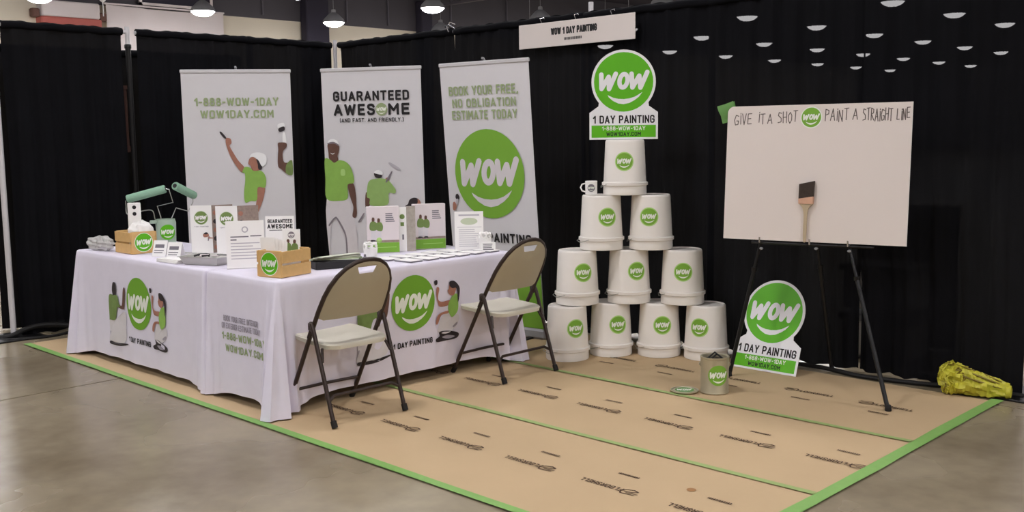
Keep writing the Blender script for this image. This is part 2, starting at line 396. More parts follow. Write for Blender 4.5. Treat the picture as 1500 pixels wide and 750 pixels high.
PAINTER_FROM_BEHIND = [
    ('darkskin', [(-0.075,1.078), (-0.037,1.048), (-0.046,0.975), (-0.084,0.961)]),
    ('skin', [(0.117,1.200), (0.130,1.173), (0.106,1.154), (0.093,1.180)]),
    ('shirtpale', [(-0.028,1.180), (0.015,1.189), (0.072,1.192), (0.128,1.173), (0.181,1.105), (0.174,1.071), (0.123,1.073), (0.108,0.981), (-0.037,0.975), (-0.043,1.028), (-0.068,1.046), (-0.055,1.147)]),
    ('dark', [(0.006,1.239), (0.070,1.219), (0.055,1.194), (0.013,1.202)]),
    ('white', [(0.003,1.239), (0.036,1.260), (0.074,1.244), (0.076,1.223), (0.040,1.226)]),
    ('line', [(0.150,1.244), (0.160,1.239), (0.113,1.164), (0.102,1.171)]),
    ('line2', [(0.145,1.320), (0.227,1.272), (0.219,1.257), (0.139,1.302)])]
HEAD_AT_EDGE = [
    ('dark', [(0.261,0.970), (0.283,0.987), (0.298,1.021), (0.334,1.038), (0.368,1.031), (0.374,1.008), (0.359,0.969), (0.302,0.942)]),
    ('skin', [(0.368,1.031), (0.389,1.010), (0.391,0.982), (0.372,0.949), (0.352,0.969), (0.367,1.002)])]
HAND_AT_EDGE = [
    ('dark', [(-0.343,1.078), (-0.327,1.084), (-0.313,1.064), (-0.320,1.039), (-0.342,1.040), (-0.351,1.057)]),
    ('line2', [(-0.342,1.042), (-0.322,1.039), (-0.336,0.999), (-0.351,0.999)]),
    ('skin', [(-0.381,1.009), (-0.362,1.020), (-0.345,0.992), (-0.362,0.955), (-0.385,0.960)])]
KNEELING_LEFT = [
    ('pants', [(-0.424,-0.144), (-0.352,-0.143), (-0.201,-0.075), (-0.195,-0.178), (-0.222,-0.286), (-0.424,-0.303), (-0.424,-0.241)]),
    ('skirt', [(-0.349,-0.188), (-0.295,-0.171), (-0.313,-0.194)]),
    ('skirt', [(-0.424,-0.231), (-0.413,-0.231), (-0.424,-0.259), (-0.424,-0.267)]),
    ('dark', [(-0.424,-0.298), (-0.335,-0.302), (-0.191,-0.290), (-0.189,-0.300), (-0.318,-0.321), (-0.424,-0.319)]),
    ('darkskin', [(-0.213,0.077), (-0.185,0.077), (-0.204,-0.041), (-0.227,-0.062), (-0.302,-0.051), (-0.284,-0.030), (-0.239,-0.034)]),
    ('olive', [(-0.424,0.010), (-0.369,0.025), (-0.302,0.023), (-0.283,-0.025), (-0.263,-0.047), (-0.313,-0.061), (-0.349,-0.144), (-0.424,-0.150), (-0.424,-0.139)]),
    ('dark', [(-0.366,0.101), (-0.341,0.114), (-0.317,0.097), (-0.324,0.025), (-0.356,0.008), (-0.377,0.050)])]
KNEELING_RIGHT = [
    ('pants', [(0.285,-0.096), (0.314,-0.130), (0.366,-0.115), (0.383,-0.148), (0.355,-0.194), (0.281,-0.228), (0.211,-0.218), (0.196,-0.197), (0.224,-0.125)]),
    ('skirt', [(0.323,-0.189), (0.364,-0.168), (0.364,-0.183), (0.333,-0.198)]),
    ('dark', [(0.209,-0.211), (0.281,-0.213), (0.375,-0.240), (0.363,-0.271), (0.260,-0.273), (0.190,-0.274), (0.178,-0.254), (0.211,-0.238)]),
    ('skirt', [(0.230,-0.247), (0.281,-0.240), (0.341,-0.257), (0.280,-0.264)]),
    ('skin', [(0.190,0.075), (0.210,0.064), (0.198,0.005), (0.227,-0.021), (0.302,-0.019), (0.291,-0.048), (0.216,-0.051), (0.197,-0.024), (0.184,0.030)]),
    ('skin', [(0.221,-0.091), (0.285,-0.085), (0.280,-0.101), (0.226,-0.107), (0.195,-0.158), (0.178,-0.153), (0.189,-0.113)]),
    ('shirt', [(0.328,0.013), (0.364,0.011), (0.373,-0.039), (0.366,-0.099), (0.314,-0.130), (0.285,-0.089), (0.284,-0.043), (0.302,-0.015)]),
    ('skin', [(0.295,0.084), (0.319,0.058), (0.352,0.051), (0.335,0.011), (0.308,0.011), (0.288,0.023), (0.278,0.044), (0.287,0.055)]),
    ('dark', [(0.295,0.099), (0.331,0.101), (0.366,0.076), (0.385,0.043), (0.379,-0.017), (0.368,-0.039), (0.363,0.023), (0.350,0.053), (0.319,0.055), (0.295,0.073)]),
    ('dark', [(0.167,0.117), (0.190,0.120), (0.192,0.096), (0.173,0.090)])]

# ------------------------------------------------------------------ the hall
HX0, HX1, HY0, HY1, HZ = -30.0, 26.0, -30.0, 74.0, 9.2
m = MB(); m.box(((HX0+HX1)/2, (HY0+HY1)/2, -.06), (HX1-HX0, HY1-HY0, .1))
floor = structure('floor', m, 'grid_dark')
JX = [HX0] + [1.96+6.1*k for k in range(-5, 4)] + [HX1]
JY = [HY0] + [-.25+6.1*k for k in range(-4, 13)] + [HY1]
for i in range(len(JX)-1):
    for j in range(len(JY)-1):
        a, b, c, d = JX[i]+.008, JX[i+1]-.008, JY[j]+.008, JY[j+1]-.008
        m = MB(); m.box((0, 0, 0), (b-a, d-c, .01))
        m.build('concrete_slab', 'concrete', floor, False, loc=((a+b)/2, (c+d)/2, -.005))
m = MB(); m.box(((HX0+HX1)/2, (HY0+HY1)/2, HZ+.1), (HX1-HX0, HY1-HY0, .2)); ceil = structure('ceiling', m, 'hall_ceiling')
for y in [4.68+11.72*k for k in range(-2, 6)]:
    m = MB(); z = 8.2
    for zz in (z-.28, z+.28): m.box((0, 0, zz), (HX1-HX0-.4, .16, .12))
    for k in range(28):
        x = -27.5+k*2; m.tube([(x-1, 0, z-.24), (x, 0, z+.24), (x+1, 0, z-.24)], .03, 5)
    m.build('roof_truss', 'beam_grey', ceil, False, loc=((HX0+HX1)/2, y, 0))
m = MB(); m.box((HX0-.1, (HY0+HY1)/2, 3.3), (.2, HY1-HY0, 6.6), mi=0); m.box((HX0-.05, (HY0+HY1)/2, 7.9), (.3, HY1-HY0, 2.6), mi=1)
wl = structure('wall_left', m, ['hall_beige', 'hall_dark'])
for y in (14.0, 18.2, 22.6, 25.0, 29.0, 33.0):
    m = MB(); m.box((0, 0, 0), (.08, .06, 2.2)); m.build('fascia_rib', 'beam_grey', wl, False, loc=(HX0+.14, y, 7.85))
for y0, y1, nm in ((20.1, 21.3, 'column'), (26.7, 27.4, 'column')):
    m = MB(); m.rbox((0, 0, 4.0), (.5, y1-y0, 8.0), .05); m.build(nm, 'hall_ceiling', wl, False, loc=(HX0+.35, (y0+y1)/2, 0))
m = MB(); m.box(((HX0+HX1)/2, HY1+.1, HZ/2), (HX1-HX0, .2, HZ)); structure('wall_back', m, 'hall_dark')
m = MB(); m.box((HX1+.1, (HY0+HY1)/2, HZ/2), (.2, HY1-HY0, HZ)); structure('wall_right', m, 'hall_beige')
m = MB(); m.box(((HX0+HX1)/2, HY0-.1, HZ/2), (HX1-HX0, .2, HZ)); structure('wall_front', m, 'hall_beige')
# white fabric hung along the far wall, with dark windows above it
m = MB()
m.grid(lambda a, b: (.10+.05*math.sin(a*9)+.04*math.sin(a*23+b*2), 4.9*(a-.5), 4.6+2.0*b-.05*math.sin(a*PI)), 40, 6)
m.box((.05, 0, 6.64), (.12, 5.0, .06))
tag(m.build('hanging_fabric', 'hall_white', None, loc=(HX0+.25, 13.75, 0)), 'long white fabric panel hung high on the far hall wall', 'fabric')
r = thing('wall_window', 'dark framed window high on the far wall above the white fabric', 'window', (HX0+.28, 14.2, 6.75))
MB().box((0, 0, .6), (.06, 2.9, 1.1)).build('pane', 'hall_ceiling', r, False)
f = MB()
for y in (-1.5, 1.5): f.box((.03, y, .6), (.1, .1, 1.3))
for z in (0, 1.2): f.box((.03, 0, z), (.1, 3.1, .1))
f.build('frame', 'hall_white', r, False)
r = thing('wall_box_sign', 'white box with a red lower edge on the far wall beyond the left drape', 'sign', (HX0+.4, 9.9, 5.0))
MB().rbox((0, 0, 1.28), (.5, 2.1, .56), .04).build('box', 'hall_white', r, False)
MB().rbox((0, 0, .82), (.52, 2.2, .34), .04).build('red_edge', 'hall_red', r, False)
for y in (-1.22, 1.22):
    MB().rbox((0, y, 1.1), (.3, .26, .3), .03).build('end_block', 'brown_board', r, False)
m = MB(); m.lathe([(.02, 0), (.02, .5), (.1, .56), (.16, .72), (.04, .8), (.012, 1.9)], 10)
tag(m.build('pendant', 'white', None, loc=(HX0+.8, 11.0, 6.1)), 'small white pendant hanging before the far wall beside the box sign', 'lamp')

# high-bay lamps on the hall's regular grid; these light the place
hm = MB(); hm.lathe([(.44, 0), (.45, .02), (.40, .14), (.20, .34), (.10, .40), (.09, .52), (.02, .54)], 20); hm.tube([(0, 0, .5), (0, 0, 2.998)], .012, 5)
lm_ = MB(); lm_.lathe([(.05, -.170), (.16, -.158), (.27, -.122), (.36, -.062), (.42, 0)], 20)
lamp0 = hm.build('high_bay_lamp', 'grey_plastic', None)
lens0 = lm_.build('lens', 'lamp_lens', lamp0, False, loc=(0, 0, -.004))
tag(lamp0, 'round high-bay lamp glowing under the dark hall ceiling', 'lamp', 'high-bay lamps of the hall')
first = True
for i in range(9):
    for j in range(-4, 13):
        x, y = -26.4+6.07*i, 1.75+5.86*j
        p = Vector((x, y, 6.2)) - CAM; d = p.dot(FWD)
        seen = d > 1 and abs(p.dot(RGT)/d) < .53 and -.27 < p.dot(UPV)/d < .27
        if not (seen or math.hypot(x-4, y+2) < 20 or (x < -19 and -3 < y < 45)): continue
        o = lamp0 if first else copy_tree(lamp0)
        first = False; o.location = (x, y, 6.2)

# ------------------------------------------------------------------ pipe and drape
def drape(L, loc, rotz, label, z0=.012, z1=2.44, seed=0, amp=.020, folds=5, group='black drapes of the booth', lap=0.0):
    rnd = random.Random(seed); ph = [rnd.uniform(0, 6.28) for _ in range(6)]; n = max(24, int(L*60))
    def fn(a, b):
        z = z0+(z1-z0)*b
        top = min(1, (z1-z)/.10); k = .25+.75*top if z < z1-.09 else .25
        y = amp*k*(math.sin(2*PI*folds*a+ph[0]+.8*math.sin(2*PI*a*1.7+ph[1]))*.7+.45*math.sin(2*PI*folds*2.3*a+ph[2])+.5*math.sin(2*PI*2.1*a+ph[3]+(1-b)*.7))
        y *= .75+.5*(1-b)
        sm = min(1, max(0, (z-.58)/.2)); return (L*a-lap*(1-a)*sm*sm*(3-2*sm)+.004*math.sin(9*b+ph[4]), y, z+.006*math.sin(2*PI*folds*a+ph[5])*(1 if b > .97 or b < .03 else .3))
    m = MB(); m.grid(fn, n, 26)
    # rod pocket: a slim sleeve along the top
    m.tube([(L*i/12, 0, z1-.03+.004*math.sin(i*1.9+ph[2])) for i in range(13)], .030, 8)
    o = m.build('black_curtain', 'drape', None, True, 180); o.location = loc; o.rotation_euler = (0, 0, rotz)
    return tag(o, label, 'curtain', group)
drape(.95, (0, -3.10, 0), PI/2, 'black drape panel at the far left front end of the side wall', seed=1)
drape(1.10, (0, -2.03, 0), PI/2, 'black drape panel behind the banner with the phone number', seed=2, folds=6)
drape(.93, (0, -.985, 0), PI/2, 'black drape panel of the side wall next to the corner pole', seed=3)
drape(1.64, (.06, 0, 0), 0, 'wide black drape panel behind the banner with the word guaranteed', seed=4, folds=8)
drape(1.45, (1.72, 0, 0), 0, 'black drape panel behind the banner offering a free estimate', seed=5, folds=8)
drape(1.20, (3.13, 0, 0), 0, 'black drape panel behind the bucket pyramid', seed=6, folds=6)
drape(1.12, (4.275, 0, 0), 0, 'black drape panel between the bucket pyramid and the slit behind the easel', seed=7, folds=6)
drape(.97, (5.412, 0, 0), 0, 'black drape panel at the right end above the yellow bundle', seed=8, folds=5, lap=.03)
drape(2.3, (-.42, -3.1, 0), PI/2, 'added black drape that keeps the gap in the side wall dark', z1=2.30, seed=9, group=None)  # added backing sheet: hides the bright hall so the gap reads dark
drape(.7, (4.95, .95, 0), 0, 'low added black drape that keeps the slit behind the easel dark', z1=1.0, seed=10, group=None)  # added behind the slit to keep it dark around the white patches
def upright(x, y, label, z1=2.47, split=2.30, low='white_pole'):
    r = thing('drape_upright', label, 'pole', (x, y, 0), group='uprights of the drape frame')
    MB().rbox((0, 0, .006), (.38, .38, .012), .004).build('base_plate', 'black_metal', r, False)
    MB().tube([(0, 0, .01), (0, 0, split)], .022, 12).build('pole', low, r)
    MB().tube([(0, 0, split), (0, 0, z1)], .019, 12).build('inner_pole', 'white_pole', r)
    MB().lathe([(.026, split-.03), (.028, split-.02), (.028, split), (.024, split+.006)], 12).build('collar', 'black_metal', r)
upright(.02, -.02, 'white upright pole in the corner of the drapes', 2.46, 1.9)
upright(-.05, -2.08, 'white topped upright pole in the gap of the side wall', 2.46, 2.31, 'black_metal')
upright(3.17, .07, 'white upright pole rising behind the name sign', 2.52, 2.1)
upright(6.43, .06, 'upright pole at the right end of the back drape', 2.46, 2.1, 'black_metal')
upright(-.02, -3.155, 'white upright pole at the front end of the side wall', 2.46, 1.9)
def crossbar(p0, p1, label):
    p0, p1 = Vector(p0), Vector(p1); m = MB(); m.tube([(0, 0, 0), p1-p0], .016, 10)
    o = m.build('drape_crossbar', 'white_pole', None); o.location = p0
    tag(o, label, 'rail', 'crossbars of the drape frame')
crossbar((.05, 0, 2.41), (3.14, 0, 2.41), 'crossbar inside the top hem of the back drape near the corner')
crossbar((3.2, 0, 2.41), (6.4, 0, 2.41), 'crossbar inside the top hem of the back drape at the right')
crossbar((0, -.05, 2.41), (0, -2.04, 2.41), 'crossbar inside the top hem of the side drape near the corner')
crossbar((0, -2.12, 2.41), (0, -3.12, 2.41), 'crossbar inside the top hem of the side drape at the left')
m = MB(); m.tube([(0, -.03, -.03), (.0, -.05, .0), (.02, -.03, .05), (.05, 0, .03)], .007, 6); m.tube([(-.04, 0, .0), (-.03, -.045, .02), (.03, -.045, .02), (.04, 0, .0)], .008, 6)
tag(m.build('drape_clip', 'chrome', None, loc=(1.70, -.03, 2.435)), 'small metal clip on the top of the back drape right of the corner', 'clip')
m = MB(); m.box((0, 0, .28), (.03, .16, .56)); m.box((.005, 0, .03), (.04, .18, .05)); m.box((.005, 0, .55), (.04, .18, .03))
tag(m.build('hanging_board', 'brown_board', None, loc=(-.22, -2.12, 1.42)), 'brown board seen in the gap of the side drape', 'board')
for k, (z, lab) in enumerate(((0, 'lower added white bin standing in for light in the drape slit'), (.33, 'upper added white bin standing in for light in the drape slit'))):
    r = thing('slit_light_bin', lab, 'bin', (5.33, .55, z), group='added white bins behind the drape slit')  # added white bodies, stand in for light showing through the slit
    MB().rbox((0, 0, .13), (.46, .34, .26), .02).build('body', 'white_plastic', r, False)
    MB().rbox((0, 0, .28), (.5, .38, .05), .012).build('lid', 'grey_plastic', r, False)

# ------------------------------------------------------------------ floor paper and tapes
PY = [-3.19, -2.215, -1.24, -.2]
rows = [('front', -2.72, -2.553, PI, [3.69, 4.16, 4.63, 5.10, 5.57, 6.04]), ('middle', -1.765, -1.60, PI, [3.33, 3.80, 4.27, 4.73, 5.20, 5.67, 6.14]), ('back', -.70, -.855, 0, [4.03, 4.50, 4.97, 5.44, 5.90])]
pm = MB()
put_text(pm, 'FLOORSHELL', -.075, .155, -.018, .018, LAY, .0006, .17)
put_stroke(pm, [(-.15, .022), (-.085, .030), (-.072, .010), (-.085, -.018), (-.118, -.030), (-.145, -.020), (-.128, -.004), (-.09, .004)], .007, LAY, .0006)
put_stroke(pm, [(-.158, .006), (-.105, .014)], .006, LAY, .0006)
pmesh = pm.mesh('floor_print', ['ink_brown'], False)
pm2 = MB(); rnd = random.Random(5); x = -.058
while x < .055:
    w = rnd.uniform(.004, .008); put_quad(pm2, x, x+w, -.009, .009, LAY, .0006); x += w+.003
pmesh2 = pm2.mesh('floor_print_small', ['ink_brown'], False)
for i, (nm, ym, ys, rz, xs) in enumerate(rows):
    y0, y1 = PY[i], PY[i+1]+(.03 if i < 2 else 0); x0, x1 = .33+.0*i, 6.30; rnd = random.Random(i)
    m = MB()
    m.grid(lambda a, b: (x0+(x1-x0)*a-3, (y1-y0)*(b-.5), .0035+i*.0008+.0016*math.sin(a*23+i)*math.sin(b*PI)*math.sin(a*7.3+b*3)), 160, 12)
    m.grid(lambda a, b: (x0+(x1-x0)*a-3, (y1-y0)*(.5-b), .0008), 1, 1)
    sh = m.build('floor_paper', 'kraft', None); sh.location = (3, (y0+y1)/2, 0)
    tag(sh, {'front': 'brown floor protection paper strip along the front taped edge', 'middle': 'brown floor protection paper strip between the two seam tapes', 'back': 'brown floor protection paper strip under the buckets and easel'}[nm], 'floor paper', 'floor paper strips')
    for x in xs:
        for me, yy, dx, n2 in ((pmesh, ym, 0, 'printed_name'), (pmesh2, ys, -.02 if rz else .03, 'printed_address')):
            o = bpy.data.objects.new(n2, me); C.objects.link(o); o.parent = sh
            o.location = (x-3+dx, yy-(y0+y1)/2, .0058+i*.0008); o.rotation_euler = (0, 0, rz+rnd.uniform(-.02, .02))
def tape(p0, p1, w, z, mt, label, wob=.004, seed=0):
    p0, p1 = Vector(p0), Vector(p1); d = p1-p0; L = d.length; rnd = random.Random(seed); ph = rnd.uniform(0, 6)
    m = MB()
    top = lambda a, b: (L*a, w*(b-.5)+wob*math.sin(a*11+ph), z+.0012+.0008*math.sin(a*37+ph))
    m.grid(top, 80, 1); m.grid(lambda a, b: (L*a, w*(.5-b), z), 1, 1)
    o = m.build('floor_tape', mt, None); o.location = (p0.x, p0.y, 0); o.rotation_euler = (0, 0, math.atan2(d.y, d.x))
    tag(o, label, 'tape', 'green tapes on the floor paper')
tape((.34, -3.195, 0), (6.33, -3.195, 0), .048, .0072, 'tape_green', 'green tape along the front edge of the floor paper', seed=1)
tape((6.305, -3.2, 0), (6.305, -.16, 0), .062, .0078, 'tape_green', 'green tape along the right edge of the floor paper', seed=2)
tape((.4, -2.215, 0), (6.27, -2.215, 0), .036, .0072, 'tape_seam', 'faded green tape over the seam nearest the front', seed=3)
tape((.4, -1.24, 0), (6.27, -1.24, 0), .036, .0080, 'tape_seam', 'faded green tape over the seam nearest the buckets', seed=4)
m = MB(); m.lathe([(.020, 0), (.021, .0006), (.014, .001), (.002, .0011)], 14)
tag(m.build('floor_dot', 'wood_dark', None, loc=(5.86, -2.52, .006)), 'small round brown mark on the front paper strip', 'sticker')

# ------------------------------------------------------------------ tables and cloths
TH = .75
def side_disp(s, L, f0, f1, z, seed, base=.010):
    t = max(0, (TH-z)/TH)
    fold = lambda d: math.exp(-(d/.115)**2)*(.70+.40*math.cos(2*PI*d/.085))
    return base*t + f0*t*fold(s) + f1*t*fold(L-s) + .006*t*math.sin(2*PI*s/.47+seed) + .004*t*math.sin(2*PI*s/.19+seed*2)
def tablecloth(cx, cy, hx, hy, fl, label, seed, group, base=(.01, .01, .01, .01), lift=(.04, .04, .04, .04)):
    """fl: flare at the corners (-x,-y), (+x,-y), (+x,+y), (-x,+y)"""
    r = .022; P = []
    cor = [(-hx, -hy), (hx, -hy), (hx, hy), (-hx, hy)]; nrm = [(0, -1), (1, 0), (0, 1), (-1, 0)]; tan = [(1, 0), (0, 1), (-1, 0), (0, -1)]
    for e in range(4):
        x0, y0 = cor[e]; L = 2*(hx if e % 2 == 0 else hy); n = int(L/.018)
        for k in range(n+1):
            s = r+(L-2*r)*k/n; P.append((x0+tan[e][0]*s, y0+tan[e][1]*s, nrm[e][0], nrm[e][1], s, L, e))
        c0 = (cor[(e+1) % 4][0]-r*(tan[e][0]+nrm[e][0]), cor[(e+1) % 4][1]-r*(tan[e][1]+nrm[e][1]))
        for k in range(1, 8):
            q = PI/2*k/8; nx = nrm[e][0]*math.cos(q)+tan[e][0]*math.sin(q); ny = nrm[e][1]*math.cos(q)+tan[e][1]*math.sin(q)
            P.append((c0[0]+r*nx, c0[1]+r*ny, nx, ny, L if k < 4 else 0, L if k < 4 else 2*(hy if e % 2 == 0 else hx), e if k < 4 else (e+1) % 4))
    Z = [(TH, -.014), (TH-.003, -.005), (TH-.012, 0)] + [TH-.012-(TH-.012)*(k/22) for k in range(1, 23)]
    vs = []; n = len(P)
    for zi in Z:
        for (x, y, nx, ny, s, L, e) in P:
            if isinstance(zi, tuple): z, d = zi
            else:
                f0, f1 = fl[e], fl[(e+1) % 4]
                d = side_disp(s, L, f0, f1, zi, seed+e, base[e])
                hem = .012+lift[e]*(1-math.exp(-(min(s, L-s)/.16)**2)); z = max(zi, 0)*(TH-.012-hem)/(TH-.012)+hem
            vs.append((x+nx*d, y+ny*d, z))
    fs = [(i*n+(k+1) % n, i*n+k, (i+1)*n+k, (i+1)*n+(k+1) % n) for i in range(len(Z)-1) for k in range(n)]
    fs.append(tuple(range(n)))
    m = MB(); m.add(vs, fs)
    o = m.build('tablecloth', 'white_cloth', None, True, 60); o.location = (cx, cy, 0)
    return tag(o, label, 'tablecloth', group)
def table(cx, cy, hx, hy, label):
    r = thing('folding_table', label, 'table', (cx, cy, 0), group='folding tables under white cloths')
    MB().rbox((0, 0, TH-.032), (2*hx-.04, 2*hy-.04, .045), .01).build('tabletop', 'grey_plastic', r, False)
    for sx in (-1, 1):
        for sy in (-1, 1):
            x, y = sx*(hx-.12), sy*(hy-.12)
            MB().tube([(x, y, .0), (x, y, TH-.05)], .014, 8).build('leg', 'black_metal', r)
T1 = (1.863, -2.66, .90, .38); T2 = (3.165, -2.125, .375, .915)
table(*T1, 'long folding table hidden under the cloth beside the left wall')
table(*T2, 'long folding table hidden under the cloth in front of the chairs')
F1 = (.09, .035, .01, .07); F2 = (.035, .115, .10, .01)
BASE2 = -.018
cl1 = tablecloth(*T1, F1, 'white printed cloth over the table beside the left wall', 2.0, 'white printed tablecloths')
cl2 = tablecloth(*T2, F2, 'white printed cloth over the table in front of the chairs', 4.0, 'white printed tablecloths', (.01, BASE2, .01, .01), (.045, .066, .03, .03))
def face_front(T, F, seed):
    hx, hy = T[2], T[3]
    return lambda u, v, h: (u, -hy-side_disp(u+hx, 2*hx, F[0], F[1], v, seed)-h, v)
def face_right(T, F, seed):
    hx, hy = T[2], T[3]
    return lambda u, v, h: (hx+side_disp(u+hy, 2*hy, F[1], F[2], v, seed+1, BASE2)+h, u, v)
def cloth_print(cl, mp, cx, cy, h=.0035):
    o, l = logo(cl, cx, cy, .172, mp, h, 'cloth_green'); l.build('logo_lettering', 'logo_white', o, False)
    words(cl, 'ink_black', [('1 DAY PAINTING', cx-.158, cx+.150, cy-.268, cy-.232, .19)], mp, h)
    figure(cl, KNEELING_LEFT, mp, h, ox=cx, oy=cy); figure(cl, KNEELING_RIGHT, mp, h, ox=cx, oy=cy)
cloth_print(cl1, face_front(T1, F1, 2.0), 1.911-T1[0], .458)
cloth_print(cl2, face_right(T2, F2, 4.0), -2.078-T2[1], .511)
mp = face_front(T2, F2, 4.0); ox = T2[0]
words(cl2, 'skirt', [('BOOK YOUR FREE INTERIOR', 2.985-ox, 3.35-ox, .476, .510, .16), ('OR EXTERIOR ESTIMATE TODAY', 2.965-ox, 3.375-ox, .432, .466, .16)], mp, .0035)
words(cl2, 'muted_green', [('1-888-WOW-1DAY', 2.965-ox, 3.43-ox, .368, .412, .20), ('WOW1DAY.COM', 3.0-ox, 3.40-ox, .298, .342, .20)], mp, .0035)

# ------------------------------------------------------------------ retractable banners
def banner(x, y, yaw, lean, label, H=2.07):
    r = thing('banner_stand', label, 'banner', (x, y, 0), (0, 0, yaw), 'retractable banner stands'); W = .85
    b = MB(); b.rbox((0, .03, .045), (W+.03, .11, .085), .02); b.build('base', 'grey_plastic', r, False)
    for sx in (-1, 1): MB().rbox((sx*.3, .03, .008), (.05, .34, .016), .006).build('foot', 'black_metal', r, False)
    R_ = (lean, 0, 0)
    s = MB(); s.grid(lambda a, c: (W*(a-.5), -.0015*math.sin(a*PI)-.006*math.sin(c*PI), .085+(H-.02-.085)*c), 8, 20); s.grid(lambda a, c: (W*(.5-a), .001-.006*math.sin(c*PI), .085+(H-.02-.085)*c), 8, 20)
    sheet = s.build('banner_sheet', 'banner_vinyl', r, rot=R_)
    MB().rbox((0, .002, H-.012), (W+.012, .022, .03), .006).build('top_rail', 'white_pole', r, False, rot=R_)
    p = MB(); p.tube([(0, .035, .05), (0, .030, H-.0), (0, .012, H+.02), (0, 0, H+.022)], .009, 8); p.build('pole', 'grey_plastic', r, rot=R_)
    mp = lambda u, v, h: (u, -h-.0075-.006*math.sin(min(1, max(0, (v-.085)/(H-.105)))*PI), v)
    g = MB(); put_quad(g, -W/2, W/2, .087, .55, mp, .0002, nu=1, nv=6); g.build('green_band', 'banner_green', sheet, False)
    return sheet, mp
sh, mp = banner(.9052, -1.6478, .935, .014, 'tall white banner with the phone number and a painter reaching up')
words(sh, 'muted_green', [('1-888-WOW-1DAY', -.33, .326, 1.784, 1.85, .19), ('WOW1DAY.COM', -.287, .284, 1.687, 1.752, .19)], mp, .0006)
figure(sh, PAINTER_REACHING, mp); figure(sh, RAISED_ARM, mp)
sh, mp = banner(1.7239, -.9016, .5026, .034, 'tall white banner reading guaranteed awesome with painters in green shirts')
words(sh, 'ink_black', [('GUARANTEED', -.325, .325, 1.81, 1.888, .21), ('AWES', -.324, .033, 1.695, 1.787, .22), ('ME', .146, .326, 1.695, 1.787, .22), ('(AND FAST. AND FRIENDLY.)', -.274, .272, 1.642, 1.674, .17)], mp, .0006)
o, l = logo(sh, .088, 1.740, .050, mp, .0006, 'muted_green')
wow_letters(o_ := MB(), .088, 1.740, .050, mp, .0018); o_.build('small_logo_lettering', 'logo_white', sh, False)
figure(sh, PAINTER_STANDING, mp); figure(sh, PAINTER_FROM_BEHIND, mp); figure(sh, HEAD_AT_EDGE, mp)
sh, mp = banner(2.8085, -.5898, .0996, .084, 'tall white banner with a large green logo offering a free estimate')
words(sh, 'muted_green', [('BOOK YOUR FREE,', -.343, .322, 1.828, 1.897, .18), ('NO OBLIGATION', -.315, .297, 1.738, 1.803, .18), ('ESTIMATE TODAY', -.325, .303, 1.648, 1.716, .18)], mp, .0006)
o, l = logo(sh, 0.0, 1.24, .335, mp, .0006, 'banner_green')
l.build('logo_lettering', 'pants', sh, False)
words(sh, 'ink_black', [('1 DAY PAINTING', -.36, .361, .722, .795, .20)], mp, .0006)
figure(sh, HAND_AT_EDGE, mp, h=.0014)

# ------------------------------------------------------------------ name sign hung on the drape
r = thing('name_sign', 'long white card sign naming the booth hung high on the back drape', 'sign', (3.125, -.075, 2.198))
MB().rbox((0, 0, .093), (1.155, .006, .187), .002).build('card', 'board_white', r, False)
words(r, 'ink_black', [('WOW 1 DAY PAINTING', -.235, .225, .086, .140, .24)], FLAT, .0036); t = MB()
x = -.10
rnd = random.Random(3)
while x < .075:
    w = rnd.uniform(.006, .012); put_quad(t, x, x+w, .040, .060, FLAT, .0036); x += w+.004
t.build('small_print', 'ink_black', r, False)
for x in (-.35, .0, .35):
    MB().tube([(x, .02, .187), (x, .0, .22), (x, .045, .235), (x, .06, .2)], .003, 6).build('hook', 'chrome', r)

